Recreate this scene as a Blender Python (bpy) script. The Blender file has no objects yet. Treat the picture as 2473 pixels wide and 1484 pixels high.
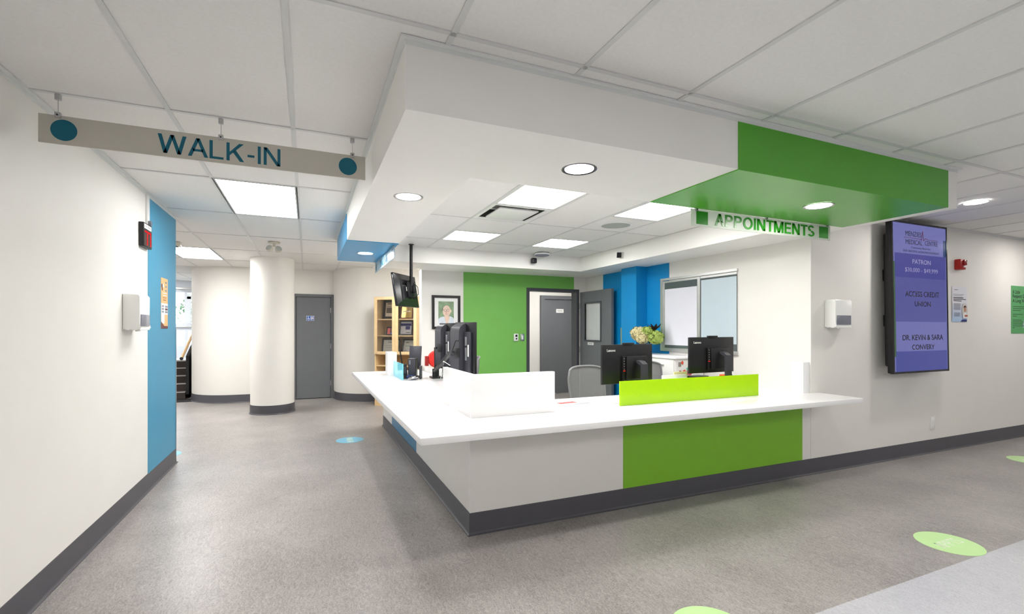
import bpy, bmesh, math, random
from mathutils import Vector, Matrix, Euler

random.seed(7)
S = bpy.context.scene
COL = S.collection
R = math.radians
PI = math.pi

# ------------------------------------------------------------------ camera, world, exposure
cam_d = bpy.data.cameras.new('camera')
cam = bpy.data.objects.new('camera', cam_d)
COL.objects.link(cam)
cam.location = (0, 0, 1.41)
cam.rotation_euler = (R(90), 0, R(-23.25))
cam_d.sensor_width = 36.0
cam_d.lens = 36.0 * 1152.0 / 2473.0
cam_d.shift_y = (794.0 - 742.0) / 2473.0
cam_d.clip_start = 0.05
cam_d.clip_end = 200
S.camera = cam

world = bpy.data.worlds.new('world')
S.world = world
world.use_nodes = True
wn = world.node_tree
bg = wn.nodes['Background']
bg.inputs['Color'].default_value = (0.80, 0.90, 1.0, 1)
bg.inputs['Strength'].default_value = 2.5

S.view_settings.view_transform = 'Standard'
S.view_settings.look = 'None'
S.view_settings.gamma = 1.0
S.view_settings.use_curve_mapping = False
S.view_settings.exposure = 1.06

WALLDOWN_L = 95.0  # downlights along the television wall
PANEL_L = 11.5       # radiance of the panels over the reception
LONG_L = 7.5        # radiance of the long corridor panels
LOBBY_L = 6.6       # panels over the lobby behind the camera
DOWN_L = 95.0       # radiance of the round downlights

# ------------------------------------------------------------------ materials
def lin(c):
    out = []
    for v in c[:3]:
        v = v / 255.0
        out.append(v / 12.92 if v <= 0.04045 else ((v + 0.055) / 1.055) ** 2.4)
    return (out[0], out[1], out[2], 1.0)

MATS = {}
def mat(name, rgb, rough=0.5, metal=0.0, spec=0.5, var=0.03, scale=6.0, bump=0.0, bscale=200.0,
        emit=0.0, trans=0.0, ior=1.45, coat=0.0, alpha=1.0):
    if name in MATS:
        return MATS[name]
    m = bpy.data.materials.new(name)
    m.use_nodes = True
    nt = m.node_tree
    b = nt.nodes['Principled BSDF']
    c = lin(rgb)
    b.inputs['Roughness'].default_value = rough
    b.inputs['Metallic'].default_value = metal
    b.inputs['Specular IOR Level'].default_value = spec
    b.inputs['Transmission Weight'].default_value = trans
    b.inputs['IOR'].default_value = ior
    b.inputs['Coat Weight'].default_value = coat
    b.inputs['Alpha'].default_value = alpha
    tc = nt.nodes.new('ShaderNodeTexCoord')
    if var > 0:
        n = nt.nodes.new('ShaderNodeTexNoise')
        n.inputs['Scale'].default_value = scale
        n.inputs['Detail'].default_value = 4
        nt.links.new(tc.outputs['Object'], n.inputs['Vector'])
        r = nt.nodes.new('ShaderNodeValToRGB')
        r.color_ramp.elements[0].position = 0.3
        r.color_ramp.elements[1].position = 0.7
        r.color_ramp.elements[0].color = tuple(min(1, v * (1 - var)) for v in c[:3]) + (1,)
        r.color_ramp.elements[1].color = tuple(min(1, v * (1 + var)) for v in c[:3]) + (1,)
        nt.links.new(n.outputs['Fac'], r.inputs['Fac'])
        nt.links.new(r.outputs['Color'], b.inputs['Base Color'])
        if emit:
            nt.links.new(r.outputs['Color'], b.inputs['Emission Color'])
    else:
        b.inputs['Base Color'].default_value = c
        if emit:
            b.inputs['Emission Color'].default_value = c
    if emit:
        b.inputs['Emission Strength'].default_value = emit
    if bump > 0:
        n2 = nt.nodes.new('ShaderNodeTexNoise')
        n2.inputs['Scale'].default_value = bscale
        n2.inputs['Detail'].default_value = 3
        nt.links.new(tc.outputs['Object'], n2.inputs['Vector'])
        bp = nt.nodes.new('ShaderNodeBump')
        bp.inputs['Strength'].default_value = bump
        bp.inputs['Distance'].default_value = 0.002
        nt.links.new(n2.outputs['Fac'], bp.inputs['Height'])
        nt.links.new(bp.outputs['Normal'], b.inputs['Normal'])
    MATS[name] = m
    return m

def emitter(name, rgb, strength):
    if name in MATS:
        return MATS[name]
    m = bpy.data.materials.new(name)
    m.use_nodes = True
    nt = m.node_tree
    nt.nodes.clear()
    o = nt.nodes.new('ShaderNodeOutputMaterial')
    e = nt.nodes.new('ShaderNodeEmission')
    e.inputs['Color'].default_value = lin(rgb)
    e.inputs['Strength'].default_value = strength
    nt.links.new(e.outputs[0], o.inputs[0])
    MATS[name] = m
    return m

def floor_mat(name, dark, mid, light, rough):
    m = bpy.data.materials.new(name)
    m.use_nodes = True
    nt = m.node_tree
    b = nt.nodes['Principled BSDF']
    b.inputs['Roughness'].default_value = rough
    b.inputs['Specular IOR Level'].default_value = 0.45
    tc = nt.nodes.new('ShaderNodeTexCoord')
    mp = nt.nodes.new('ShaderNodeMapping')
    mp.inputs['Scale'].default_value = (42, 14, 1)          # streaks run along y
    nt.links.new(tc.outputs['Object'], mp.inputs['Vector'])
    n = nt.nodes.new('ShaderNodeTexNoise')
    n.inputs['Scale'].default_value = 1.0
    n.inputs['Detail'].default_value = 12
    n.inputs['Roughness'].default_value = 0.72
    n.inputs['Distortion'].default_value = 2.4
    nt.links.new(mp.outputs[0], n.inputs['Vector'])
    n2 = nt.nodes.new('ShaderNodeTexNoise')
    n2.inputs['Scale'].default_value = 130
    n2.inputs['Detail'].default_value = 6
    nt.links.new(tc.outputs['Object'], n2.inputs['Vector'])
    n3 = nt.nodes.new('ShaderNodeTexNoise')
    n3.inputs['Scale'].default_value = 1.8
    n3.inputs['Detail'].default_value = 3
    nt.links.new(tc.outputs['Object'], n3.inputs['Vector'])
    a = nt.nodes.new('ShaderNodeMix')
    a.inputs['Factor'].default_value = 0.40
    nt.links.new(n.outputs['Fac'], a.inputs[2])
    nt.links.new(n2.outputs['Fac'], a.inputs[3])
    a2 = nt.nodes.new('ShaderNodeMix')
    a2.inputs['Factor'].default_value = 0.16
    nt.links.new(a.outputs[0], a2.inputs[2])
    nt.links.new(n3.outputs['Fac'], a2.inputs[3])
    r = nt.nodes.new('ShaderNodeValToRGB')
    e = r.color_ramp.elements
    e[0].position = 0.36; e[0].color = lin(dark)
    e[1].position = 0.64; e[1].color = lin(light)
    k = e.new(0.5); k.color = lin(mid)
    nt.links.new(a2.outputs[0], r.inputs['Fac'])
    nt.links.new(r.outputs['Color'], b.inputs['Base Color'])
    bp = nt.nodes.new('ShaderNodeBump')
    bp.inputs['Strength'].default_value = 0.06
    bp.inputs['Distance'].default_value = 0.002
    nt.links.new(n2.outputs['Fac'], bp.inputs['Height'])
    nt.links.new(bp.outputs['Normal'], b.inputs['Normal'])
    return m

def mesh_fabric(name, rgb):
    m = bpy.data.materials.new(name)
    m.use_nodes = True
    nt = m.node_tree
    b = nt.nodes['Principled BSDF']
    b.inputs['Base Color'].default_value = lin(rgb)
    b.inputs['Roughness'].default_value = 0.8
    tc = nt.nodes.new('ShaderNodeTexCoord')
    outs = []
    for d in ('X', 'Z'):
        w = nt.nodes.new('ShaderNodeTexWave')
        w.bands_direction = d
        w.inputs['Scale'].default_value = 55
        nt.links.new(tc.outputs['Object'], w.inputs['Vector'])
        outs.append(w)
    mx = nt.nodes.new('ShaderNodeMath'); mx.operation = 'MULTIPLY'
    nt.links.new(outs[0].outputs['Fac'], mx.inputs[0])
    nt.links.new(outs[1].outputs['Fac'], mx.inputs[1])
    gt = nt.nodes.new('ShaderNodeMath'); gt.operation = 'LESS_THAN'
    gt.inputs[1].default_value = 0.80
    nt.links.new(mx.outputs[0], gt.inputs[0])
    nt.links.new(gt.outputs[0], b.inputs['Alpha'])
    return m

WALL = mat('wall paint warm white', (236, 234, 229), 0.55, var=0.012, scale=3, bump=0.05, bscale=260)
TILE = mat('ceiling tile white', (236, 235, 232), 0.9, spec=0.2, var=0.02, scale=60, bump=0.35, bscale=420)
TBAR = mat('ceiling grid white', (216, 217, 215), 0.5, var=0.0)
SOFF = mat('soffit paint white', (243, 242, 238), 0.5, var=0.01, scale=3)
GREEN_S = mat('green soffit laminate', (84, 168, 46), 0.30, spec=0.55, var=0.02)
GREEN_W = mat('green wall paint', (122, 188, 90), 0.55, var=0.015)
GREEN_P = mat('green counter laminate', (130, 192, 46), 0.28, var=0.015)
BLUE_W = mat('blue wall paint', (62, 148, 184), 0.42, var=0.015)
BLUE_D = mat('blue reception paint', (0, 140, 206), 0.5, var=0.015)
BLUE_S = mat('blue soffit laminate', (40, 148, 200), 0.32, var=0.015)
BASE = mat('charcoal rubber base', (78, 77, 83), 0.42, var=0.04)
CTOP = mat('white solid surface', (246, 246, 247), 0.22, var=0.006)
CBODY = mat('white counter laminate', (236, 234, 230), 0.34, var=0.01)
FLOOR = floor_mat('grey marbled linoleum', (110, 105, 102), (154, 149, 146), (186, 182, 179), 0.34)
FLOOR2 = floor_mat('pale grey marbled linoleum', (166, 166, 172), (190, 190, 196), (208, 208, 213), 0.34)
DOORG = mat('grey door paint', (106, 109, 113), 0.42, var=0.02)
DOORF = mat('dark grey frame paint', (72, 74, 79), 0.4, var=0.02)
CHROME = mat('brushed steel', (190, 190, 192), 0.28, 1.0, var=0.03)
ALU = mat('satin aluminium', (205, 205, 205), 0.38, 0.85, var=0.02)
BLACKP = mat('black plastic', (22, 22, 25), 0.38, var=0.05)
BLACKG = mat('gloss black plastic', (30, 30, 34), 0.16, var=0.03)
DKGREY = mat('dark grey plastic', (58, 58, 66), 0.42, var=0.03)
WHITEP = mat('white plastic', (238, 238, 236), 0.3, var=0.01)
GREYWIN = mat('smoked grey plastic', (128, 130, 142), 0.2, var=0.02)
def frosted(name, rgb, tr):
    m = mat(name, rgb, 0.35, var=0.012)
    nt = m.node_tree
    b = nt.nodes['Principled BSDF']
    out = [n for n in nt.nodes if n.type == 'OUTPUT_MATERIAL'][0]
    tl = nt.nodes.new('ShaderNodeBsdfTranslucent'); tl.inputs['Color'].default_value = lin(rgb)
    mx = nt.nodes.new('ShaderNodeMixShader'); mx.inputs[0].default_value = tr
    nt.links.new(b.outputs[0], mx.inputs[1]); nt.links.new(tl.outputs[0], mx.inputs[2]); nt.links.new(mx.outputs[0], out.inputs[0])
    return m
SIGNB = frosted('frosted sign acrylic', (216, 213, 206), 0.55)
SIGNB2 = frosted('frosted clear sign acrylic', (222, 226, 220), 0.5)
TEAL = mat('teal sign vinyl', (0, 98, 122), 0.35, var=0.02)
SGREEN = mat('green sign vinyl', (44, 148, 34), 0.3, var=0.02)
ACRY_G = mat('lime acrylic', (176, 226, 10), 0.08, var=0.01)
ACRY_T = mat('aqua acrylic', (120, 214, 232), 0.08, var=0.01)
BIRCH = mat('birch veneer', (226, 196, 148), 0.45, var=0.06, scale=14)
BIRCHD = mat('birch back panel', (176, 142, 98), 0.55, var=0.06, scale=14)
GLASS = mat('clear glass', (255, 255, 255), 0.02, trans=1.0, var=0.0)
PAPER = mat('white paper', (240, 240, 238), 0.7, var=0.01)
RED = mat('red fabric', (214, 40, 30), 0.6, var=0.05)
REDP = mat('red alarm plastic', (168, 26, 22), 0.3, var=0.03)
PRINT = mat('black print', (38, 38, 42), 0.6, var=0.0)
GREYPRINT = mat('grey print', (150, 152, 160), 0.6, var=0.0)

# ------------------------------------------------------------------ mesh helpers
XF = {}      # world matrix of every thing, by name

class MB:
    """collects shapes, then links them as one mesh object"""
    def __init__(self):
        self.bm = bmesh.new()
    def box(self, x0, x1, y0, y1, z0, z1, bev=0.0, seg=2, M=None):
        v = [self.bm.verts.new(p) for p in ((x0,y0,z0),(x1,y0,z0),(x1,y1,z0),(x0,y1,z0),(x0,y0,z1),(x1,y0,z1),(x1,y1,z1),(x0,y1,z1))]
        f = [self.bm.faces.new([v[i] for i in q]) for q in ((3,2,1,0),(4,5,6,7),(0,1,5,4),(1,2,6,5),(2,3,7,6),(3,0,4,7))]
        vs = v
        if bev > 0:
            es = list({e for q in f for e in q.edges})
            r = bmesh.ops.bevel(self.bm, geom=es, offset=bev, segments=seg, profile=0.5, affect='EDGES')
            vs = list({w for q in r['faces'] for w in q.verts} | {w for w in v if w.is_valid})
        if M is not None:
            for w in vs:
                w.co = M @ w.co
        return self
    def prism(self, pts, a0, a1, axis='z'):
        """polygon pts extruded along axis between a0 and a1 (pts in the other two axes, cyclic order)"""
        def P(p, a):
            return {'z': (p[0], p[1], a), 'y': (p[0], a, p[1]), 'x': (a, p[0], p[1])}[axis]
        lo = [self.bm.verts.new(P(p, a0)) for p in pts]
        hi = [self.bm.verts.new(P(p, a1)) for p in pts]
        n = len(pts)
        self.bm.faces.new(lo[::-1]); self.bm.faces.new(hi)
        for i in range(n):
            self.bm.faces.new((lo[i], lo[(i+1) % n], hi[(i+1) % n], hi[i]))
        return self
    def ring(self, c, r0, r1, a0, a1, axis='z', n=40):
        """flat tube between radii r0<r1"""
        def P(t, r, a):
            u, w = c[0] + r*math.cos(t), c[1] + r*math.sin(t)
            return {'z': (u, w, a), 'y': (u, a, w), 'x': (a, u, w)}[axis]
        L = [[self.bm.verts.new(P(2*PI*i/n, r, a)) for i in range(n)] for (r, a) in ((r0,a0),(r1,a0),(r1,a1),(r0,a1))]
        for k in range(4):
            A, B = L[k], L[(k+1) % 4]
            for i in range(n):
                self.bm.faces.new((A[i], A[(i+1) % n], B[(i+1) % n], B[i]))
        return self
    def lathe(self, prof, c=(0,0,0), n=32, axis='z', cap=True, M=None):
        """prof: (radius, height) list"""
        rows = []
        for r, h in prof:
            row = []
            for i in range(n):
                t = 2*PI*i/n
                u, w = r*math.cos(t), r*math.sin(t)
                p = {'z': (u, w, h), 'y': (u, h, w), 'x': (h, u, w)}[axis]
                q = Vector(p) + Vector(c)
                if M is not None: q = M @ q
                row.append(self.bm.verts.new(q))
            rows.append(row)
        for A, B in zip(rows, rows[1:]):
            for i in range(n):
                self.bm.faces.new((A[i], A[(i+1) % n], B[(i+1) % n], B[i]))
        if cap:
            self.bm.faces.new(rows[0][::-1]); self.bm.faces.new(rows[-1])
        return self
    def tube(self, pts, r, n=8, r1=None):
        pts = [Vector(p) for p in pts]
        rows = []
        up = None
        for i, p in enumerate(pts):
            d = (pts[min(i+1, len(pts)-1)] - pts[max(i-1, 0)])
            d.normalize()
            if up is None:
                up = Vector((0,0,1)) if abs(d.z) < 0.9 else Vector((1,0,0))
            s = d.cross(up)
            if s.length < 1e-4: s = d.cross(Vector((0.3,1,0.2)))
            s.normalize(); up = s.cross(d); up.normalize()
            rr = r if r1 is None else r + (r1 - r)*i/(len(pts)-1)
            rows.append([self.bm.verts.new(p + s*rr*math.cos(2*PI*k/n) + up*rr*math.sin(2*PI*k/n)) for k in range(n)])
        for A, B in zip(rows, rows[1:]):
            for i in range(n):
                self.bm.faces.new((A[i], A[(i+1) % n], B[(i+1) % n], B[i]))
        self.bm.faces.new(rows[0][::-1]); self.bm.faces.new(rows[-1])
        return self
    def ball(self, c, r, sc=(1,1,1), sub=2, M=None):
        g = bmesh.ops.create_icosphere(self.bm, subdivisions=sub, radius=r)
        for v in g['verts']:
            v.co = Vector((v.co.x*sc[0], v.co.y*sc[1], v.co.z*sc[2])) + Vector(c)
            if M is not None: v.co = M @ v.co
        return self
    def sweep(self, path, prof, closed=False):
        """profile (offset to the left of the path, z) carried along a 2D path with mitred corners"""
        n = len(path)
        rows = []
        for i, p in enumerate(path):
            p = Vector(p)
            ns = []
            if i > 0 or closed:
                d = p - Vector(path[i-1]); d.normalize(); ns.append(Vector((-d.y, d.x)))
            if i < n-1 or closed:
                d = Vector(path[(i+1) % n]) - p; d.normalize(); ns.append(Vector((-d.y, d.x)))
            m = sum(ns, Vector((0,0))); m.normalize()
            k = 1.0 / max(0.3, m.dot(ns[0]))
            rows.append([self.bm.verts.new((p.x + m.x*o*k, p.y + m.y*o*k, z)) for o, z in prof])
        q = len(prof)
        pairs = list(zip(rows, rows[1:])) + ([(rows[-1], rows[0])] if closed else [])
        for A, B in pairs:
            for j in range(q):
                self.bm.faces.new((A[j], B[j], B[(j+1) % q], A[(j+1) % q]))
        if not closed:
            self.bm.faces.new(rows[0]); self.bm.faces.new(rows[-1][::-1])
        return self
    def poly(self, pts):
        self.bm.faces.new([self.bm.verts.new(p) for p in pts]); return self
    def build(self, name, m, parent=None, w=False, smooth=35, fix=True):
        """w: the shapes are in world coordinates, move them into the parent's frame"""
        if fix:
            bmesh.ops.recalc_face_normals(self.bm, faces=self.bm.faces[:])
        me = bpy.data.meshes.new(name)
        self.bm.to_mesh(me); self.bm.free()
        if w and parent is not None:
            root = parent
            while root is not None and root.name not in XF:
                root = root.parent
            if root is not None:
                me.transform(XF[root.name].inverted())
        me.materials.append(m)
        if smooth:
            for p in me.polygons: p.use_smooth = True
            me.set_sharp_from_angle(angle=R(smooth))
        o = bpy.data.objects.new(name, me)
        COL.objects.link(o)
        if parent is not None:
            o.parent = parent
        return o

def tag(o, label=None, cat=None, group=None, kind=None):
    if label: o['label'] = label
    if cat: o['category'] = cat
    if group: o['group'] = group
    if kind: o['kind'] = kind
    return o

def thing(name, label, cat, loc=(0,0,0), rz=0.0, group=None, kind=None, rot=None):
    o = bpy.data.objects.new(name, None)
    COL.objects.link(o)
    o.empty_display_size = 0.1
    o.location = loc
    o.rotation_euler = rot if rot else (0, 0, rz)
    XF[o.name] = Matrix.Translation(loc) @ o.rotation_euler.to_matrix().to_4x4()
    return tag(o, label, cat, group, kind)

def copy_thing(root, loc, rz, label):
    r = root.copy(); COL.objects.link(r)
    r.location = loc; r.rotation_euler = (0, 0, rz); r['label'] = label
    def kids(src, dst):
        for ch in src.children:
            c = ch.copy(); COL.objects.link(c); c.parent = dst
            kids(ch, c)
    kids(root, r)
    return r

def label_on(o, text):
    o['label'] = text
    return o

# plain grotesque capitals for the signs: every stroke a closed polygon, unit cap height
def block_glyph(ch, t):
    th = t*1.12
    def bar(x0, x1, y0, y1): return [(x0, y0), (x1, y0), (x1, y1), (x0, y1)]
    def dia(xa, xb, ya=0.0, yb=1.0, h=th): return [(xa-h/2, ya), (xa+h/2, ya), (xb+h/2, yb), (xb-h/2, yb)]
    def arc(cx, cy, rx, ry, a0, a1, n=18):
        out = []
        for i in range(n):
            p, q = R(a0+(a1-a0)*i/n), R(a0+(a1-a0)*(i+1)/n)
            out.append([(cx+rx*math.cos(p), cy+ry*math.sin(p)), (cx+rx*math.cos(q), cy+ry*math.sin(q)), (cx+(rx-t)*math.cos(q), cy+(ry-t)*math.sin(q)), (cx+(rx-t)*math.cos(p), cy+(ry-t)*math.sin(p))])
        return out
    if ch == 'I': return t, [bar(0, t, 0, 1)]
    if ch == 'L': return 0.54, [bar(0, t, 0, 1), bar(t, 0.54, 0, t)]
    if ch == 'T': return 0.62, [bar(0.31-t/2, 0.31+t/2, 0, 1-t), bar(0, 0.62, 1-t, 1)]
    if ch == 'E': return 0.58, [bar(0, t, 0, 1), bar(t, 0.58, 0, t), bar(t, 0.58, 1-t, 1), bar(t, 0.54, 0.5-t/2+0.02, 0.5+t/2+0.02)]
    if ch == '-': return 0.32, [bar(0.02, 0.30, 0.32, 0.32+t)]
    if ch == 'N': return 0.70, [bar(0, t, 0, 1), bar(0.70-t, 0.70, 0, 1), [(0.70-t*1.25, 0), (0.70, 0), (t*1.25, 1), (0, 1)]]
    if ch == 'M': return 0.84, [bar(0, t, 0, 1), bar(0.84-t, 0.84, 0, 1), [(0.42-th/2, 0), (0.42+th/2, 0), (t*1.3, 1), (0, 1)], [(0.42-th/2, 0), (0.42+th/2, 0), (0.84, 1), (0.84-t*1.3, 1)]]
    if ch == 'A': return 0.76, [dia(th/2, 0.38), dia(0.76-th/2, 0.38), bar(0.19, 0.57, 0.28, 0.28+t)]
    if ch == 'W': return 1.04, [dia(0.27, th/2), dia(0.27, 0.52), dia(0.77, 0.52), dia(0.77, 1.04-th/2)]
    if ch == 'K': return 0.70, [bar(0, t, 0, 1), [(t, 0.30), (t, 0.30+t*1.5), (0.50, 1), (0.68, 1)], [(0.70-th*1.25, 0), (0.70, 0), (0.36, 0.63), (0.24, 0.50)]]
    if ch == 'P': return 0.62, [bar(0, t, 0, 1), bar(t, 0.34, 1-t, 1), bar(t, 0.34, 0.42, 0.42+t)] + arc(0.34, 0.71, 0.28, 0.29, -90, 90)
    if ch == 'O': return 0.80, arc(0.40, 0.5, 0.40, 0.52, 0, 360, 40)
    if ch == 'S': return 0.64, arc(0.32, 0.745, 0.29, 0.275, 20, 260, 24) + arc(0.32, 0.255, 0.32, 0.275, -160, 88, 24)
    return 0.3, []

def block_letters(s, width, height, t=0.135, gap=0.115, depth=0.001):
    out = MB(); x = 0.0; polys = []
    for ch in s:
        if ch == ' ':
            x += 0.32; continue
        w, ps = block_glyph(ch, t)
        polys += [[(px+x, py) for px, py in p] for p in ps]
        x += w + (gap if ch not in 'AWT' else gap*0.45)
    x -= gap
    for p in polys:
        out.prism([((px/x-0.5)*width, (py-0.5)*height) for px, py in p], 0.0, depth)
    return out

def sign_letters(s, w, h, m, parent, M, world=True, t=0.135, depth=0.001):
    b = block_letters(s, w, h, t, depth=depth)
    b.bm.transform(M)
    return b.build('lettering', m, parent, w=world, smooth=0)

def text_mesh(s, width, height, align='CENTER', extrude=0.001, bold=0.0, spacing=1.0):
    """lettering as a mesh in the xy plane, stretched to fill width x height around the origin"""
    cu = bpy.data.curves.new('lettering', 'FONT')
    cu.body = s
    cu.align_x = align
    cu.size = 1.0
    cu.offset = bold
    cu.extrude = 0.0
    cu.space_character = spacing
    cu.resolution_u = 4
    o = bpy.data.objects.new('lettering', cu)
    COL.objects.link(o)
    dg = bpy.context.evaluated_depsgraph_get()
    me = bpy.data.meshes.new_from_object(o.evaluated_get(dg))
    bpy.data.objects.remove(o); bpy.data.curves.remove(cu)
    xs = [v.co.x for v in me.vertices]; ys = [v.co.y for v in me.vertices]
    cx, cy = (max(xs)+min(xs))/2, (max(ys)+min(ys))/2
    sx = width/(max(xs)-min(xs)) if width else height/(max(ys)-min(ys))
    sy = height/(max(ys)-min(ys)) if height else sx
    bm = bmesh.new(); bm.from_mesh(me)
    bpy.data.meshes.remove(me)
    for v in bm.verts:
        v.co = Vector(((v.co.x-cx)*sx, (v.co.y-cy)*sy, 0))
    if extrude:
        g = bmesh.ops.extrude_face_region(bm, geom=bm.faces[:])
        for v in [q for q in g['geom'] if isinstance(q, bmesh.types.BMVert)]:
            v.co.z += extrude
    out = MB(); out.bm.free(); out.bm = bm
    return out

def facing(dirn, loc):
    """matrix that stands xy-plane lettering upright so that it is read from the side dirn points to"""
    X = {'-y': (1,0,0), '+y': (-1,0,0), '+x': (0,1,0), '-x': (0,-1,0)}[dirn]
    N = {'-y': (0,-1,0), '+y': (0,1,0), '+x': (1,0,0), '-x': (-1,0,0)}[dirn]
    M = Matrix((Vector(X), Vector((0,0,1)), Vector(N))).transposed().to_4x4()
    return Matrix.Translation(loc) @ M

def letters(name, s, w, h, m, parent, M, world=True, extrude=0.001, bold=0.0, spacing=1.0, align='CENTER'):
    t = text_mesh(s, w, h, align, extrude, bold, spacing)
    t.bm.transform(M)
    return t.build(name, m, parent, w=world, smooth=0, fix=extrude > 0)

def disc_pts(c, r, n=40, sx=1.0, sy=1.0):
    return [(c[0] + r*sx*math.cos(2*PI*i/n), c[1] + r*sy*math.sin(2*PI*i/n)) for i in range(n)]

# ------------------------------------------------------------------ sizes of the place
CZ = 2.58           # main ceiling
ZB = 2.295          # underside of the soffit
CI = 2.51           # ceiling inside the reception
XL = -1.27          # left wall
YT = 3.10           # television wall and counter front
XR = 4.48           # reception's right wall
YB = 7.15           # reception's back wall
YREST = 10.40       # wall with the washroom door
WZ = 2.64

# ------------------------------------------------------------------ floor
f = MB().box(-6, 14, 1.575, 16, -0.06, 0).build('floor', FLOOR, smooth=0)
tag(f, 'grey brown marbled linoleum floor', 'floor', kind='structure')
f = MB().box(-6, 14, -9, 1.575, -0.06, 0).build('floor_pale', FLOOR2, smooth=0)
tag(f, 'pale grey linoleum floor strip in the front corner', 'floor', kind='structure')

# ------------------------------------------------------------------ walls
def wall(name, label, path, thick=0.12, z0=0.0, z1=WZ, m=WALL):
    """path walked with the room on its left; the thickness goes to the right"""
    o = MB().sweep(path, [(0, z0), (0, z1), (-thick, z1), (-thick, z0)]).build(name, m, smooth=30)
    return tag(o, label, 'wall', kind='structure')

# left wall: room lies on its +x side, so walk it towards -y
wl = wall('wall_left', 'white wall running along the walk-in corridor', [(-5.2, 6.0), (XL, 6.0), (XL, -9.0)], 0.14)
bp = MB().box(XL, XL+0.004, 5.05, 5.995, 0.145, CZ-0.03).build('blue_panel', BLUE_W, wl)
label_on(bp, 'blue painted section at the end of the corridor wall')
MB().box(XL-0.002, XL+0.008, 5.985, 6.004, 0.15, 1.40).build('corner_guard', CHROME, wl)

DX0, DX1, DZ = 3.33, 4.33, 2.085          # reception doorway with its frame
wall('wall_front', 'white wall carrying the big television', [(14, YT), (XR, YT)], 0.12)
wall('wall_right', 'white and blue wall with the sliding window', [(XR, YT+0.12), (XR, YB)], 0.12)
wall('wall_back_corner', 'white sliver of wall between doorway and blue wall', [(XR, YB), (DX1, YB)], 0.12)
wb = MB()
wb.box(1.60, DX0, YB, YB+0.14, 0, WZ).box(DX0, DX1, YB, YB+0.14, DZ, WZ)
wbo = tag(wb.build('wall_back', WALL), 'white and green wall at the back of the reception', 'wall', kind='structure')
gw = MB()
gw.box(2.245, DX0, YB-0.004, YB, 0.1, ZB+0.02).box(DX0, 4.235, YB-0.004, YB, DZ, ZB+0.02)
label_on(gw.build('green_panel', GREEN_W, wbo), 'green painted section around the doorway')
MB().box(1.585, 1.60, YB-0.012, YB+0.15, 0, ZB).build('corner_bead', WHITEP, wbo)

# pilaster and blue paint on the reception's right wall
wr = MB().box(4.29, XR, 5.52, 5.87, 0, ZB+0.03).build('wall_pilaster', BLUE_D)
tag(wr, 'blue square pilaster beside the window', 'wall', kind='structure')
o = MB().box(XR-0.004, XR, 5.065, 6.62, 0, ZB+0.03).build('wall_blue', BLUE_D)
tag(o, 'blue painted stretch of wall behind the flowers', 'wall', kind='structure')
o = MB().box(4.288, 4.30, 5.86, 5.885, 0.8, 1.42).build('trim_1', mat('olive trim', (150, 150, 110), 0.5))
tag(o, 'slim olive corner strip on the blue pilaster', 'trim', kind='structure')

# washroom wall, curved at both ends
arcL = [(-1.25 + 0.85*math.cos(R(a)), YREST + 0.85 + 0.85*math.sin(R(a))) for a in range(180, 271, 10)]
pathL = [(-2.1, 16.0)] + arcL + [(-0.26, YREST)]
wall('wall_rest', 'off-white wall curving away beside the stairs', pathL[::-1], 0.12)
wall('wall_rest_top', 'off-white wall above the washroom door', [(0.50, YREST), (-0.26, YREST)], 0.12, 2.10, WZ)
arcR = [(0.50, YREST)] + [(1.27 + 0.76*math.cos(R(a)), 10.29 + 0.76*math.sin(R(a))) for a in range(180, 261, 8)] + [(1.30, 9.50), (2.3, 8.95), (2.9, 8.2), (2.9, YB+0.14)]
wall('wall_curved', 'white curved wall behind the bookcase', arcR[::-1], 0.12)

col_ = MB().lathe([(0.335, 0.0), (0.335, CZ+0.02)], (-0.535, 9.02, 0), 48).build('column', WALL)
tag(col_, 'round off-white column in the corridor', 'column', kind='structure')
MB().lathe([(0.352, 0.0), (0.347, 0.012), (0.341, 0.02), (0.341, 0.15), (0.336, 0.152)], (-0.535, 9.02, 0), 48).build('base_trim', BASE, col_)

# hallway behind the reception door
wall('wall_hall', 'white hallway wall seen through the doorway', [(7.0, 9.10), (2.9, 9.10)], 0.12)
wall('wall_hall_end', 'white wall closing the hallway', [(7.0, YB+0.14), (7.0, 9.1)], 0.12)
o = MB().box(2.9, 7.0, YB+0.14, 9.1, 2.502, 2.56).build('ceiling_hall', TILE)
tag(o, 'white hallway ceiling beyond the doorway', 'ceiling', kind='structure')
o = MB().box(XR, 7.0, YB, YB+0.14, 0, WZ).build('wall_hall_near', WALL)
tag(o, 'white wall between the hallway and the rooms', 'wall', kind='structure')

# the lobby behind the camera
wall('wall_lobby', 'white wall at the far side of the lobby', [(XL, -9), (14, -9), (14, YT)], 0.12)
# entrance hall to the left
wall('wall_entrance', 'white wall of the entrance beside the stairs', [(-5.2, 16.0), (-5.2, 6.0)], 0.12)

# ------------------------------------------------------------------ baseboards
COVE = [(0, 0), (0.020, 0), (0.0195, 0.004), (0.011, 0.009), (0.007, 0.020), (0.006, 0.145), (0.004, 0.150), (0, 0.150)]
def baseboard(name, label, path):
    return tag(MB().sweep(path, COVE).build(name, BASE, smooth=40), label, 'baseboard', kind='structure')
baseboard('baseboard_left', 'charcoal rubber baseboard along the corridor wall', [(-4, 6.0), (XL, 6.0), (XL, -9)])
baseboard('baseboard_front', 'charcoal rubber baseboard under the television', [(14, YT), (XR, YT)])
baseboard('baseboard_rest', 'charcoal rubber baseboard on the curved wall by the stairs', ([(-2.1, 12.2)] + arcL + [(-0.27, YREST)])[::-1])
baseboard('baseboard_curved', 'charcoal rubber baseboard on the curved wall by the bookcase', ([(0.51, YREST-0.02)] + arcR[1:-2])[::-1])

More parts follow.
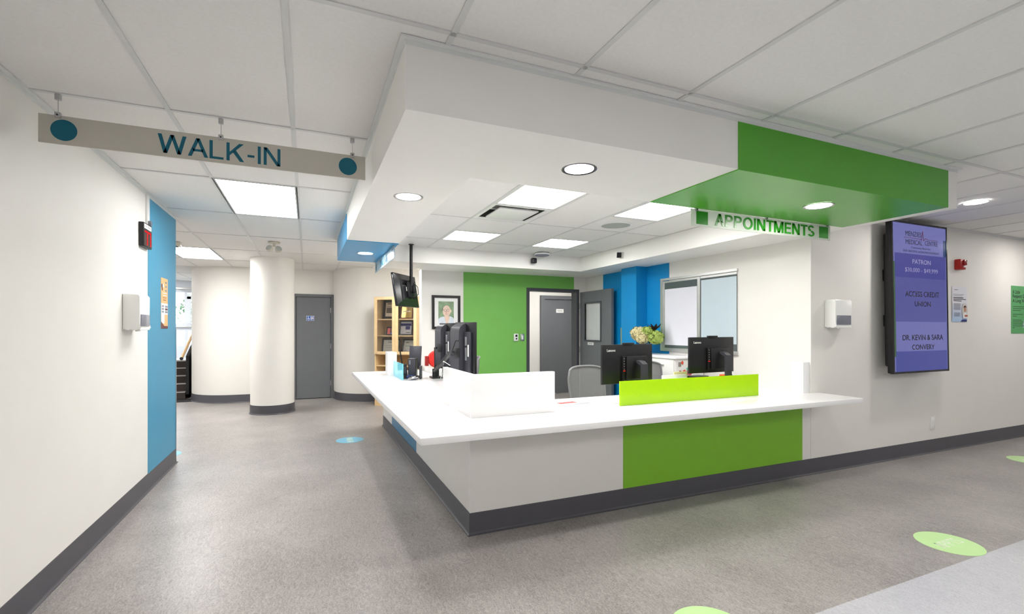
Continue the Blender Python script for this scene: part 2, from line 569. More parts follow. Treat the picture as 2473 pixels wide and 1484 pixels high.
# ------------------------------------------------------------------ main ceiling
ceil = MB().box(-6, 14, -9, 16, CZ+0.02, CZ+0.08).build('ceiling', TILE, smooth=0)
tag(ceil, 'white suspended tile ceiling', 'ceiling', kind='structure')
GX = [-0.684 + 0.6096*k for k in range(-8, 24)]
GY = [-8.13, -6.885, -5.64, -4.395, -3.15, -1.905, -0.66, 0.585, 1.835, 3.08, 4.325, 5.58, 6.88, 8.14, 9.42, 10.68, 11.93, 13.2, 14.5]
LIGHTS = []      # (column, row) of ceiling panels
def cell(x, y):
    return max(i for i, g in enumerate(GX) if g <= x), max(j for j, g in enumerate(GY) if g <= y)
MAINL = {cell(-0.4, 5.0): 'corridor', cell(-1.6, 8.8): 'stairs'}
LOBBY = [cell(x, y) for x, y in ((-0.4, -1.2), (2.0, -1.2), (5.1, -1.2), (8.1, -1.2), (-0.4, -4.0), (3.3, -4.0), (7.0, -4.0), (11.2, -1.2))]
HALL = [cell(-3.5, 8.8), cell(-3.5, 12.5)]
HIDDEN = [cell(1.3, 7.5)]
skip = set(MAINL) | set(LOBBY) | set(HALL) | set(HIDDEN)
tile_me = {}
rest = MB()
for i in range(len(GX)-1):
    for j in range(len(GY)-1):
        x0, x1, y0, y1 = GX[i], GX[i+1], GY[j], GY[j+1]
        if (i, j) in skip: continue
        cx, cy = (x0+x1)/2, (y0+y1)/2
        if 0.95 < cx < 4.3 and 2.9 < cy < 7.0: continue
        if x1 > 3.9 and y0 > YT: continue
        if x1 < XL-0.1 and y1 < 6.0: continue
        vis = cy > 0.3 and cx > -2.8 and cx < 9.0 and cy < 11 and not (cx > 0.9 and cy > 3.0) and (cx - cy*2.6 < 3.0) and (cx > -0.75*cy - 0.9)
        sy = round(y1-y0, 4)
        if not vis:
            rest.box(x0, x1, y0, y1, CZ+0.004, CZ+0.02)
            continue
        if sy not in tile_me:
            b = MB().box(0, x1-x0, 0, sy, 0, 0.014)
            t = b.build('ceiling_tile', TILE, ceil, smooth=0)
            tile_me[sy] = t.data
        else:
            t = bpy.data.objects.new('ceiling_tile', tile_me[sy]); COL.objects.link(t); t.parent = ceil
        t.location = (x0, y0, CZ + 0.005 + random.uniform(0, 0.0015))
tag(rest.build('ceiling_tile_field', TILE, ceil, smooth=0), kind='stuff')
bar_y = MB().box(-0.012, 0.012, -9, 16, 0, 0.006).build('grid_runner', TBAR, ceil, smooth=0)
bar_y.location = (GX[0], 0, CZ)
for g in GX[1:]:
    c = bar_y.copy(); COL.objects.link(c); c.location = (g, 0, CZ)
bar_x = MB().box(-6, 14, -0.012, 0.012, 0, 0.0055).build('cross_runner', TBAR, ceil, smooth=0)
bar_x.location = (0, GY[0], CZ)
for g in GY[1:]:
    c = bar_x.copy(); COL.objects.link(c); c.location = (0, g, CZ)
# wall angles
ANG = mat('ceiling wall angle', (226, 228, 226), 0.5, var=0.0)
def angle_trim(name, label, path, wd=0.022):
    return tag(MB().sweep(path, [(0, CZ-0.022), (0, CZ+0.004), (wd, CZ+0.004), (wd, CZ-0.004), (0.003, CZ-0.004), (0.003, CZ-0.022)]).build(name, ANG, smooth=0), label, 'trim', kind='structure')
angle_trim('trim_2', 'grey metal ceiling angle along the corridor wall', [(-4, 6.0), (XL, 6.0), (XL, -9)])
angle_trim('trim_3', 'grey metal ceiling angle above the television', [(14, YT), (4.43, YT)])

# ------------------------------------------------------------------ soffit over the reception
SX0, SX1, SY0, SY1 = 0.365, 0.877, 1.935, 2.675
SE = 4.40
so = MB()
so.box(SX0, SE, SY0, SY1, ZB, CZ+0.01)                       # front arm
so.box(SX0, SX1, SY1, 6.70, ZB, CZ+0.01)                     # left arm
so.box(3.90, SE, SY1, YT, ZB, CZ+0.01).box(3.90, XR, YT, YB, ZB, CZ+0.01)   # right arm
so.box(SX1, 3.90, 6.38, YB, ZB, CZ+0.01)                     # back arm
sof = tag(so.build('soffit', SOFF, smooth=0), 'white dropped soffit framing the ceiling over the reception desk', 'soffit', kind='structure')
gp = MB()
gp.prism([(SY0-0.006, ZB-0.006), (SY0-0.006, CZ-0.024), (SY0+0.002, CZ-0.024), (SY0+0.002, ZB+0.002), (SY1, ZB+0.002), (SY1, ZB-0.006)], 2.195, 4.273, 'x')
label_on(gp.build('green_panel', GREEN_S, sof, smooth=0), 'glossy green wrap over the appointments desk')
gp = MB()
gp.prism([(SX0-0.006, ZB-0.006), (SX0-0.006, CZ-0.024), (SX0+0.002, CZ-0.024), (SX0+0.002, ZB+0.002), (SX1, ZB+0.002), (SX1, ZB-0.006)], 5.02, 6.55, 'y')
label_on(gp.build('blue_panel', BLUE_S, sof, smooth=0), 'blue wrap over the walk-in desk')
angle_trim('trim_4', 'grey metal ceiling angle around the white soffit', [(SX0, 6.70), (SX0, SY0), (SE, SY0), (SE, YT)][::-1])

# ------------------------------------------------------------------ reception ceiling
ci = MB().box(SX1, 3.90, SY1, 3.92, CI+0.02, CI+0.06).box(SX1, 3.90, 4.53, 6.38, CI+0.02, CI+0.06).box(SX1, 1.505, 3.92, 4.53, CI+0.02, CI+0.06).box(2.115, 3.90, 3.92, 4.53, CI+0.02, CI+0.06).build('ceiling_reception', TILE, smooth=0)
tag(ci, 'white tile ceiling over the reception desk', 'ceiling', kind='structure')
CX = [SX1, 1.505, 2.115, 2.725, 3.315, 3.90]
CYS = {0: [SY1, 3.29, 4.53, 5.765, 6.38], 1: [SY1, 3.29, 3.92, 4.53, 5.15, 5.765, 6.38], 2: [SY1, 3.29, 4.53, 5.765, 6.38],
       3: [SY1, 3.29, 3.92, 4.53, 5.15, 5.765, 6.38], 4: [SY1, 3.29, 4.53, 5.765, 6.38]}
PAN = {(1, 3.29), (1, 5.15), (3, 3.29), (3, 5.15)}
for i in range(5):
    ys = CYS[i]
    for y0, y1 in zip(ys, ys[1:]):
        if (i, y0) in PAN or (i, y0) == (1, 3.92): continue
        MB().box(CX[i], CX[i+1], y0, y1, CI+0.004, CI+0.018).build('ceiling_tile', TILE, ci, smooth=0)
    for y in ys[1:-1]:
        MB().box(CX[i], CX[i+1], y-0.009, y+0.009, CI, CI+0.0055).build('cross_runner', TBAR, ci, smooth=0)
for x in CX:
    MB().box(x-0.01, x+0.01, SY1, 6.38, CI-0.0005, CI+0.0055).build('grid_runner', TBAR, ci, smooth=0)

# ------------------------------------------------------------------ lamps
def panel_light(x0, x1, y0, y1, z, label, L, group):
    t = thing('ceiling_light', label, 'ceiling light', ((x0+x1)/2, (y0+y1)/2, z), group=group)
    a, b = (x1-x0)/2, (y1-y0)/2
    fr = MB()
    for (p, q, r, s) in ((-a, a, -b, -b+0.022), (-a, a, b-0.022, b), (-a, -a+0.022, -b+0.022, b-0.022), (a-0.022, a, -b+0.022, b-0.022)):
        fr.box(p, q, r, s, 0.0, 0.012)
    fr.build('frame', TBAR, t, smooth=0)
    MB().box(-a+0.022, a-0.022, -b+0.022, b-0.022, 0.006, 0.012).build('diffuser', emitter('lit diffuser %g' % L, (255, 253, 250), L), t, smooth=0)
    return t
def cell_box(c):
    return GX[c[0]], GX[c[0]+1], GY[c[1]], GY[c[1]+1]
G1 = 'recessed panel lights'
panel_light(*cell_box(cell(-0.4, 5.0)), CZ, 'long lit ceiling panel behind the hanging WALK-IN sign', LONG_L, G1)
panel_light(*cell_box(cell(-1.6, 8.8)), CZ, 'lit ceiling panel at the far end near the stairs', LONG_L*1.7, G1)
panel_light(1.515, 2.105, 3.30, 3.91, CI, 'lit ceiling panel beside the square air diffuser', PANEL_L, G1)
panel_light(1.515, 2.105, 5.16, 5.755, CI, 'lit ceiling panel nearest the ceiling-hung television pole', PANEL_L, G1)
panel_light(2.735, 3.305, 3.30, 3.91, CI, 'lit ceiling panel beside the APPOINTMENTS sign', PANEL_L, G1)
panel_light(2.735, 3.305, 5.16, 5.755, CI, 'lit ceiling panel in front of the grey access point', PANEL_L, G1)
for k, c in enumerate(LOBBY):
    panel_light(*cell_box(c), CZ, 'lit lobby ceiling panel outside the picture', LOBBY_L, 'lobby panel lights')
for k, c in enumerate(HALL):
    panel_light(*cell_box(c), CZ, 'lit entrance ceiling panel hidden behind the corridor wall', LONG_L*1.5, 'entrance panel lights')
panel_light(*cell_box(cell(1.3, 7.5)), CZ, 'lit ceiling panel above the bookcase, hidden by the soffit', PANEL_L*1.2, 'corridor panel lights')
panel_light(4.3, 4.9, 7.7, 8.3, 2.488, 'lit panel on the hallway ceiling beyond the doorway', PANEL_L*1.3, 'hallway panel lights')

def downlight(x, y, z, label, L=DOWN_L, ringm=CHROME, r=0.098):
    t = thing('downlight', label, 'downlight', (x, y, z), group='round recessed downlights')
    MB().lathe([(r, -0.0005), (r, -0.004), (r-0.004, -0.006), (r-0.020, -0.001), (r-0.020, 0.006)], n=40, cap=False).build('trim_ring', ringm, t, smooth=50)
    MB().lathe([(r-0.019, -0.003), (r-0.019, -0.001)], n=40).build('lens', emitter('lit lens %g' % L, (255, 250, 244), L), t, smooth=0)
    return t
downlight(1.386, 2.282, ZB-0.0, 'round downlight in the white front of the soffit', ringm=mat('dark steel ring', (120,118,124), 0.25, 1.0))
downlight(0.625, 3.215, ZB, 'round downlight in the white left arm of the soffit')
downlight(0.626, 5.795, ZB-0.006, 'round downlight in the blue soffit')
downlight(3.361, 2.268, ZB-0.006, 'round downlight in the green soffit')
downlight(5.692, 2.365, CZ-0.001, 'round downlight in the ceiling above the big television', L=WALLDOWN_L, ringm=WHITEP, r=0.10)
for k, (x, y) in enumerate(((8.2, 2.365), (10.8, 2.365))):
    downlight(x, y, CZ-0.001, 'round downlight further along the television wall', L=WALLDOWN_L, ringm=WHITEP, r=0.10)

# ------------------------------------------------------------------ doors, windows, stairs
# washroom door
t = thing('door_1', 'closed dark grey washroom door with a blue sign', 'door', (0.13, YREST, 0), kind='structure')
fr = MB()
fr.box(-0.26, -0.205, YREST-0.03, YREST+0.10, 0, 2.045).box(0.445, 0.50, YREST-0.03, YREST+0.10, 0, 2.045).box(-0.26, 0.50, YREST-0.03, YREST+0.10, 2.045, 2.10)
fr.box(-0.21, 0.45, YREST+0.045, YREST+0.10, 0, 2.05)  # unseen backing panel added behind the leaf to stop light leaking round it
fr.build('frame', DOORG, t, w=True, smooth=0)
MB().box(-0.20, 0.44, YREST-0.012, YREST+0.035, 0.012, 2.04, 0.002).build('leaf', DOORG, t, w=True, smooth=0)
for z in (0.30, 1.05, 1.78):
    MB().lathe([(0.008, z-0.05), (0.008, z+0.05)], (0.440, YREST-0.026, 0), 12).build('hinge', CHROME, t, w=True)
sg = MB().box(-0.012, 0.132, YREST-0.018, YREST-0.012, 1.565, 1.665, 0.002).build('sign_plate', mat('white sign border', (225, 230, 238), 0.4), t, w=True)
MB().box(-0.005, 0.125, YREST-0.020, YREST-0.017, 1.571, 1.659, 0.001).build('sign_field', mat('blue sign', (20, 84, 178), 0.4), sg, w=True)
pic = MB()
ysg = YREST-0.0205
pic.ring((0.028, 1.602), 0.014, 0.021, ysg-0.001, ysg+0.001, 'y', 24)
pic.prism(disc_pts((0.021, 1.648), 0.007, 16), ysg-0.001, ysg+0.001, 'y')
pic.box(0.017, 0.025, ysg-0.001, ysg+0.001, 1.608, 1.640).box(0.02, 0.043, ysg-0.001, ysg+0.001, 1.606, 1.613).box(0.040, 0.047, ysg-0.001, ysg+0.001, 1.585, 1.610)
for cx_, skirt in ((0.075, False), (0.105, True)):
    pic.prism(disc_pts((cx_, 1.648), 0.007, 16), ysg-0.001, ysg+0.001, 'y')
    if skirt:
        pic.prism([(cx_-0.006, 1.639), (cx_-0.013, 1.605), (cx_-0.004, 1.605), (cx_-0.004, 1.58), (cx_+0.004, 1.58), (cx_+0.004, 1.605), (cx_+0.013, 1.605), (cx_+0.006, 1.639)], ysg-0.001, ysg+0.001, 'y')
    else:
        pic.prism([(cx_-0.010, 1.639), (cx_-0.010, 1.612), (cx_-0.007, 1.58), (cx_+0.007, 1.58), (cx_+0.010, 1.612), (cx_+0.010, 1.639)], ysg-0.001, ysg+0.001, 'y')
pic.build('pictogram', PAPER, sg, w=True, smooth=0)

# reception doorway with the leaf swung open along the right wall
t = thing('door_2', 'dark grey door with a glazed window, swung open', 'door', ((DX0+DX1)/2, YB, 0), kind='structure')
fr = MB()
fr.box(DX0, DX0+0.05, YB-0.02, YB+0.16, 0, DZ-0.05).box(DX1-0.05, DX1, YB-0.02, YB+0.16, 0, DZ-0.05).box(DX0, DX1, YB-0.02, YB+0.16, DZ-0.05, DZ)
fr.build('frame', DOORF, t, w=True, smooth=0)
lx0, lx1, ly0, ly1 = 4.345, 4.390, 6.20, 7.12      # leaf
wy0, wy1, wz0, wz1 = 6.50, 6.96, 1.22, 1.83         # its window
lf = MB()
lf.box(lx0, lx1, ly0, wy0, 0.012, 2.035).box(lx0, lx1, wy1, ly1, 0.012, 2.035).box(lx0, lx1, wy0, wy1, 0.012, wz0).box(lx0, lx1, wy0, wy1, wz1, 2.035)
leaf = lf.build('leaf', DOORG, t, w=True, smooth=0)
gf = MB()
for a, b, c, d in ((wy0-0.02, wy1+0.02, wz0-0.025, wz0), (wy0-0.02, wy1+0.02, wz1, wz1+0.025), (wy0-0.02, wy0, wz0, wz1), (wy1, wy1+0.02, wz0, wz1)):
    gf.box(lx0-0.012, lx1+0.012, a, b, c, d)
gf.build('window_frame', DOORF, leaf, w=True, smooth=0)
MB().box(lx0+0.018, lx0+0.024, wy0, wy1, wz0, wz1).build('pane', mat('frosted glass', (205, 207, 206), 0.25, var=0.03), leaf, w=True)
pl = MB().box(lx0-0.003, lx0, 6.70, 6.88, 1.135, 1.18).build('name_plate', PAPER, leaf, w=True)
MB().box(lx0-0.0036, lx0-0.003, 6.735, 6.845, 1.153, 1.162).build('print', GREYPRINT, pl, w=True)
hd = MB().lathe([(0.028, 0.0), (0.028, 0.008)], (lx0-0.008, 6.27, 1.0), 20, 'x')
hd.tube([(lx0-0.008, 6.27, 1.0), (lx0-0.05, 6.27, 1.0), (lx0-0.055, 6.29, 1.0), (lx0-0.055, 6.38, 1.0)], 0.009)
hd.build('handle', CHROME, leaf, w=True)
for z in (0.3, 1.05, 1.8):
    MB().lathe([(0.008, z-0.05), (0.008, z+0.05)], (4.34, 7.132, 0), 12).build('hinge', CHROME, leaf, w=True)

# door at the far side of the hallway
t = thing('door_3', 'closed grey door seen through the open doorway', 'door', (5.0, 9.10, 0), kind='structure')
fr = MB()
fr.box(4.555, 4.64, 9.04, 9.10, 0, 2.04).box(5.47, 5.55, 9.04, 9.10, 0, 2.04).box(4.555, 5.55, 9.04, 9.10, 2.04, 2.115)
fr.build('frame', DOORG, t, w=True, smooth=0)
MB().box(4.645, 5.465, 9.075, 9.098, 0.02, 2.035).build('leaf', DOORG, t, w=True, smooth=0)
pl = MB().box(4.935, 5.115, 9.071, 9.075, 1.75, 1.83).build('name_plate', PAPER, t, w=True)
MB().box(4.96, 5.09, 9.0703, 9.0711, 1.783, 1.798).build('print', GREYPRINT, pl, w=True)
hd = MB().lathe([(0.028, 0.0), (0.028, 0.008)], (5.38, 9.067, 1.01), 20, 'y')
hd.tube([(5.38, 9.067, 1.01), (5.38, 9.02, 1.01), (5.36, 9.015, 1.01), (5.28, 9.015, 1.0)], 0.009)
hd.build('handle', CHROME, t, w=True)

# sliding window in the reception's right wall
t = thing('window_1', 'aluminium sliding window with white blind and frosted pane', 'window', (XR, 4.58, 1.11), kind='structure')
y0, y1, z0, z1 = 3.945, 5.215, 1.105, 2.09
fr = MB()
xa, xb = XR-0.024, XR+0.0
fr.box(xa, xb, y0, y1, z1-0.03, z1).box(xa, xb, y0, y1, z0, z0+0.045).box(xa, xb, y1-0.045, y1, z0+0.045, z1-0.03)
fr.build('outer_frame', ALU, t, w=True, smooth=0)
sl = MB()
sl.box(xa+0.010, xb, y0+0.012, y1-0.045, z1-0.062, z1-0.038)
sl.box(xa+0.006, xb, 4.50, 4.545, z0+0.045, z1-0.038)
sl.box(xa+0.012, xb, y1-0.075, y1-0.045, z0+0.045, z1-0.062)
sl.build('sash', ALU, t, w=True, smooth=0)
dark = mat('dark glass', (88, 98, 100), 0.1, var=0.02)
pn = MB().box(XR-0.012, XR-0.006, 4.545, y1-0.075, z0+0.045, z1-0.062).build('pane', dark, t, w=True)
MB().box(XR-0.016, XR-0.0125, 4.552, y1-0.082, z0+0.085, z1-0.15).build('blind', mat('pale blind', (226, 226, 236), 0.6, var=0.01), pn, w=True)
pn = MB().box(XR-0.012, XR-0.006, y0+0.012, 4.50, z0+0.045, z1-0.062).build('pane', dark, t, w=True)
MB().box(XR-0.015, XR-0.0125, y0+0.012, 4.485, z0+0.125, z1-0.085).build('frosted_film', mat('frosted blue film', (196, 212, 222), 0.4, var=0.01), pn, w=True)

# stairs up to the entrance doors
t = thing('stairs', 'dark carpeted stairs with pale nosings up to the entrance', 'stairs', (-3.2, 11.2, 0), kind='structure')
CARP = mat('dark brown carpet', (74, 68, 66), 0.95, spec=0.1, var=0.2, scale=90, bump=0.4, bscale=300)
NOSE = mat('pale stair nosing', (176, 172, 168), 0.5, var=0.03)
NST, RISE, GO = 5, 0.140, 0.285
for k in range(NST):
    ya = 11.35 + k*GO
    st = MB().box(-4.6, -2.24, ya, ya+GO+0.01, 0, RISE*(k+1)).build('step', CARP, t, w=True, smooth=0)
    MB().box(-4.6, -2.24, ya-0.012, ya+0.03, RISE*(k+1)-0.012, RISE*(k+1)+0.004).build('nosing', NOSE, st, w=True, smooth=0)
MB().box(-5.2, -2.22, 11.35+NST*GO, 16, 0, RISE*NST).build('landing', mat('pale landing tile', (205, 212, 222), 0.3, var=0.03), t, w=True, smooth=0)
MB().box(-5.0, -2.0, 10.86, 11.34, 0, 0.004).build('carpet_mat', mat('black carpet mat', (30, 28, 30), 0.95, var=0.2, scale=80), t, w=True, smooth=0)
r_ = thing('stair_rail', 'black stair balustrade with a wooden handrail', 'railing', (-2.18, 11.4, 0))
MB().prism([(11.28, 0.10), (11.28, 0.86), (12.8, 1.56), (12.8, 0.3)], -2.215, -2.165, 'x').build('panel', BLACKP, r_, w=True, smooth=0)
MB().tube([(-2.24, 11.05, 0.83), (-2.24, 11.3, 0.95), (-2.24, 12.8, 1.65)], 0.026, 12).build('handrail', mat('oak rail', (196, 160, 112), 0.4, var=0.06, scale=20), r_, w=True)
MB().lathe([(0.030, -0.012), (0.030, 0.012)], (-2.24, 11.04, 0.825), 16, 'y').build('end_cap', BLACKP, r_, w=True)

# glazed entrance at the top of the stairs
t = thing('window_2', 'white framed glazed entrance doors at the top of the stairs', 'window', (-3.6, 14.0, 0.7), kind='structure')
WF = mat('white window frame', (224, 230, 238), 0.4, var=0.01)
fr = MB()
YW = 14.0
ex0, ex1 = -5.2, -2.1
for a, b, c, d in ((ex0, ex1, 0.7, 0.98), (ex0, ex1, 1.36, 1.53), (ex0, ex1, 2.30, 2.46), (ex0, ex1, 2.46, WZ)):
    fr.box(a, b, YW, YW+0.08, c, d)
for x in (ex0, -4.34, -3.50, -2.78, ex1-0.06):
    fr.box(x, x+0.06, YW+0.003, YW+0.077, 0.98, 2.30)
fr.build('frame', WF, t, w=True, smooth=0)
xs = [ex0, -4.34, -3.50, -2.78, ex1-0.06]
for a, b in zip(xs, xs[1:]):
    for c, d in ((0.98, 1.36), (1.53, 2.30)):
        MB().box(a+0.06, b, YW+0.035, YW+0.041, c, d).build('pane', GLASS, t, w=True, smooth=0)
sf = MB()
for c, d in ((1.53, 2.30),):
    for a, b in ((-2.70, -2.16),):
        sf.box(a-0.02, a+0.06, YW-0.02, YW, c, d-0.10).box(b-0.06, b, YW-0.02, YW, c, d-0.1).box(a-0.02, b, YW-0.02, YW, d-0.16, d-0.06)
sf.build('sash', WF, t, w=True, smooth=0)
cl = MB().box(-3.10, -2.55, YW-0.06, YW, 2.37, 2.42, 0.004)
cl.tube([(-2.85, YW-0.05, 2.36), (-2.75, YW-0.14, 2.33), (-2.55, YW-0.02, 2.32)], 0.008)
cl.build('door_closer', ALU, t, w=True)
MB().box(-3.20, -2.60, YW-0.05, YW-0.02, 1.43, 1.46, 0.004).build('push_bar', ALU, t, w=True)

# shrubs outside the entrance
LEAF = mat('leaf green', (96, 132, 92), 0.6, var=0.25, scale=6)
for (x, y, s) in ((-3.0, 18.0, 1.0), (-4.9, 19.5, 1.1)):
    t = thing('shrub', 'pale green shrub outside the entrance glass' if x > -4 else 'pale green shrub outside, hidden further behind the wall', 'shrub', (x, y, 0.6), group='shrubs outside')
    lf = MB()
    for k in range(420):
        a, b = random.uniform(0, 2*PI), random.uniform(-0.4, 1)
        rr = s*0.75*random.uniform(0.5, 1)
        c = Vector((rr*math.cos(a)*math.sqrt(1-b*b), rr*math.sin(a)*math.sqrt(1-b*b), 1.2*s + rr*b*1.3))
        u = Vector((random.uniform(-1,1), random.uniform(-1,1), random.uniform(-1,1))).normalized()*0.07
        v = u.cross(Vector((random.uniform(-1,1), random.uniform(-1,1), 1))).normalized()*0.035
        lf.poly((c-u, c+v, c+u, c-v))
    lf.build('foliage', LEAF, t, smooth=0, fix=False)
    MB().tube([(0,0,-0.6), (0.03,0,0.6), (0,0.02,1.3)], 0.04, 8, 0.02).build('stem', mat('bark', (90, 76, 64), 0.8), t)
g = MB().box(-20, 20, 14.3, 60, -0.2, 0.55).build('ground_outside', mat('pale paving', (190, 192, 192), 0.8))
tag(g, 'pale paving outside the entrance glass', 'ground', kind='structure')

# ------------------------------------------------------------------ reception counter
CT = 0.785
t = thing('reception_counter', 'white L-shaped reception counter with green and blue front panels', 'counter', (1.02, YT, 0))
cxl, cyl = 1.02, 7.10
bd = MB()
bd.box(cxl+0.012, XR-0.002, YT+0.012, YT+0.10, 0.0, CT-0.042).box(cxl+0.012, cxl+0.10, YT+0.10, cyl, 0.0, CT-0.042)
bd.build('body', CBODY, t, w=True, smooth=0)
# front panels
zf0, zf1 = 0.148, CT-0.0425
MB().box(cxl+0.004, 2.282, YT, YT+0.012, zf0, zf1).build('front_panel', CBODY, t, w=True, smooth=0)
label_on(MB().box(2.284, 4.358, YT-0.001, YT+0.012, zf0, zf1).build('front_panel', GREEN_P, t, w=True, smooth=0), 'glossy green front panel')
MB().box(4.360, XR-0.004, YT, YT+0.012, zf0, zf1).build('front_panel', CBODY, t, w=True, smooth=0)
MB().box(cxl, cxl+0.012, YT+0.006, 4.84, zf0, zf1).build('side_panel', CBODY, t, w=True, smooth=0)
label_on(MB().box(cxl-0.001, cxl+0.012, 4.842, 6.35, zf0, zf1).build('side_panel', mat('blue counter laminate', (0, 122, 166), 0.28, var=0.015), t, w=True, smooth=0), 'blue side panel')
MB().box(cxl, cxl+0.012, 6.352, cyl, zf0, zf1).build('side_panel', CBODY, t, w=True, smooth=0)
MB().box(cxl-0.001, cxl+0.005, YT-0.001, YT+0.006, zf0, zf1).build('corner_trim', WHITEP, t, w=True, smooth=0)
MB().box(cxl+0.002, cxl+0.1, cyl, cyl+0.012, zf0, zf1).build('end_panel', CBODY, t, w=True, smooth=0)
b = MB().sweep([(XR, YT), (cxl, YT), (cxl, cyl), (cxl+0.1, cyl)], COVE)
b.build('base_trim', BASE, t, w=True, smooth=40)

# continuous worktop
tx0, ty0, tx1 = 0.592, 2.69, 4.585
wpts = [(tx0, ty0), (tx1, ty0), (tx1, YT-0.002), (XR-0.002, YT-0.002), (XR-0.002, 3.72), (1.575, 3.72), (1.575, 7.18), (tx0, 7.18)]
wt = MB().prism(wpts, CT-0.042, CT)
es = [e for e in wt.bm.edges if abs(e.verts[0].co.z - e.verts[1].co.z) < 1e-6]
bmesh.ops.bevel(wt.bm, geom=es, offset=0.0025, segments=2, profile=0.5, affect='EDGES')
wt = wt.build('worktop', CTOP, smooth=30)
tag(wt, 'thick white L-shaped worktop of the reception counter', 'countertop')

# white privacy upstand on the corner
t = thing('privacy_screen', 'white L-shaped upstand standing on the worktop corner', 'screen', (1.06, 3.17, CT))
MB().box(1.045, 1.705, 3.155, 3.195, CT, 1.088, 0.003).build('front_board', CTOP, t, w=True)
MB().box(1.045, 1.085, 3.1955, 3.90, CT, 1.088, 0.003).build('side_board', CTOP, t, w=True)

# coloured acrylic screens
def acrylic(name, label, x0, x1, y0, y1, m, z1):
    t = thing(name, label, 'screen', ((x0+x1)/2, (y0+y1)/2, CT), group='acrylic screens')
    MB().box(x0, x1, y0, y1, CT+0.001, z1, 0.001, 1).build('sheet', m, t, w=True, smooth=0)
    for q in (0.18, 0.82):
        if x1-x0 > y1-y0:
            cx_ = x0+(x1-x0)*q
            MB().box(cx_-0.02, cx_+0.02, y1, y1+0.02, CT, CT+0.05, 0.002).build('clamp', CHROME, t, w=True)
        else:
            cy_ = y0+(y1-y0)*q
            MB().box(x1, x1+0.02, cy_-0.02, cy_+0.02, CT, CT+0.05, 0.002).build('clamp', CHROME, t, w=True)
    return t
acrylic('acrylic_screen', 'long lime green acrylic screen on the worktop', 2.315, 3.875, 3.185, 3.197, ACRY_G, 0.984)
acrylic('acrylic_screen', 'small aqua acrylic screen on the worktop', 1.055, 1.067, 5.80, 6.44, ACRY_T, 0.982)

o = tag(MB().box(1.0, 1.10, 6.45, 6.78, CT, 1.092, 0.003).build('white_post', CTOP), 'white box post at the far end of the worktop', 'post')
o = tag(MB().box(4.388, XR-0.004, 3.112, 3.24, CT, 1.086, 0.003).build('white_post', CTOP), 'white box post on the worktop against the corner of the wall', 'post')

# ------------------------------------------------------------------ hanging signs
def clip(t, x, y, ztop, zsign, wire=True):
    if wire:
        MB().box(x-0.012, x+0.012, y-0.010, y+0.010, ztop-0.030, ztop, 0.003).build('ceiling_clip', CHROME, t, w=True)
        MB().tube([(x, y, ztop-0.028), (x, y, zsign+0.012)], 0.0016, 6).build('wire', CHROME, t, w=True)
    c = MB().box(x-0.012, x+0.012, y-0.010, y+0.010, zsign-0.014, zsign+0.014, 0.002).build('panel_clip', CHROME, t, w=True)
    MB().lathe([(0.004, -0.013), (0.004, -0.0095)], (x, y, zsign), 10, 'y').build('screw', BLACKP, c, w=True)

ys = 3.08
t = thing('hanging_sign', 'long grey hanging sign reading WALK-IN between two teal dots', 'sign', (-0.44, ys, 2.33))
MB().box(-1.216, 0.332, ys-0.004, ys+0.004, 2.331, 2.473, 0.001, 1).build('board', SIGNB, t, w=True, smooth=0)
for cx_ in (-1.117, 0.229):
    MB().prism(disc_pts((cx_, 2.4015), 0.0525), ys-0.0055, ys-0.004, 'y').build('dot', TEAL, t, w=True, smooth=0)
sign_letters('WALK-IN', 0.588, 0.100, TEAL, t, facing('-y', (-0.436, ys-0.0042, 2.4005)), t=0.125, depth=0.0014)
for x in (-1.140, -0.440, 0.255):
    clip(t, x, ys-0.002, CZ-0.002, 2.473)

ys = 2.69
t = thing('hanging_sign', 'frosted hanging sign reading APPOINTMENTS between two green squares', 'sign', (3.35, ys, 2.16))
MB().box(2.578, 4.130, ys-0.004, ys+0.004, 2.165, 2.290, 0.001, 1).build('board', SIGNB2, t, w=True, smooth=0)
# lower edge of the board carries on a little below the letters
for a, b in ((2.628, 2.740), (3.985, 4.100)):
    MB().box(a, b, ys-0.0055, ys-0.004, 2.180, 2.276).build('square', SGREEN, t, w=True, smooth=0)
sign_letters('APPOINTMENTS', 1.115, 0.090, SGREEN, t, facing('-y', (3.365, ys-0.0042, 2.228)), t=0.155, depth=0.004)
for x in (2.63, 3.355, 4.085):
    clip(t, x, ys-0.002, ZB, 2.288, wire=False)

xs_ = 0.845
t = thing('hanging_sign', 'small translucent sign reading WALK-IN under the blue soffit', 'sign', (xs_, 5.85, 2.15))
MB().box(xs_-0.004, xs_+0.004, 5.10, 6.62, 2.155, 2.283, 0.001, 1).build('board', frosted('pale aqua sign panel', (188, 208, 218), 0.4), t, w=True, smooth=0)
for cy_ in (5.22, 6.50):
    MB().prism(disc_pts((cy_, 2.22), 0.05), xs_-0.0055, xs_-0.004, 'x').build('dot', TEAL, t, w=True, smooth=0)
sign_letters('WALK-IN', 0.60, 0.092, TEAL, t, facing('-x', (xs_-0.0042, 5.86, 2.22)), t=0.18, depth=0.0014)
for y in (5.14, 5.86, 6.56):
    MB().box(xs_-0.012, xs_+0.008, y-0.012, y+0.012, 2.27, ZB-0.007, 0.002).build('panel_clip', CHROME, t, w=True)

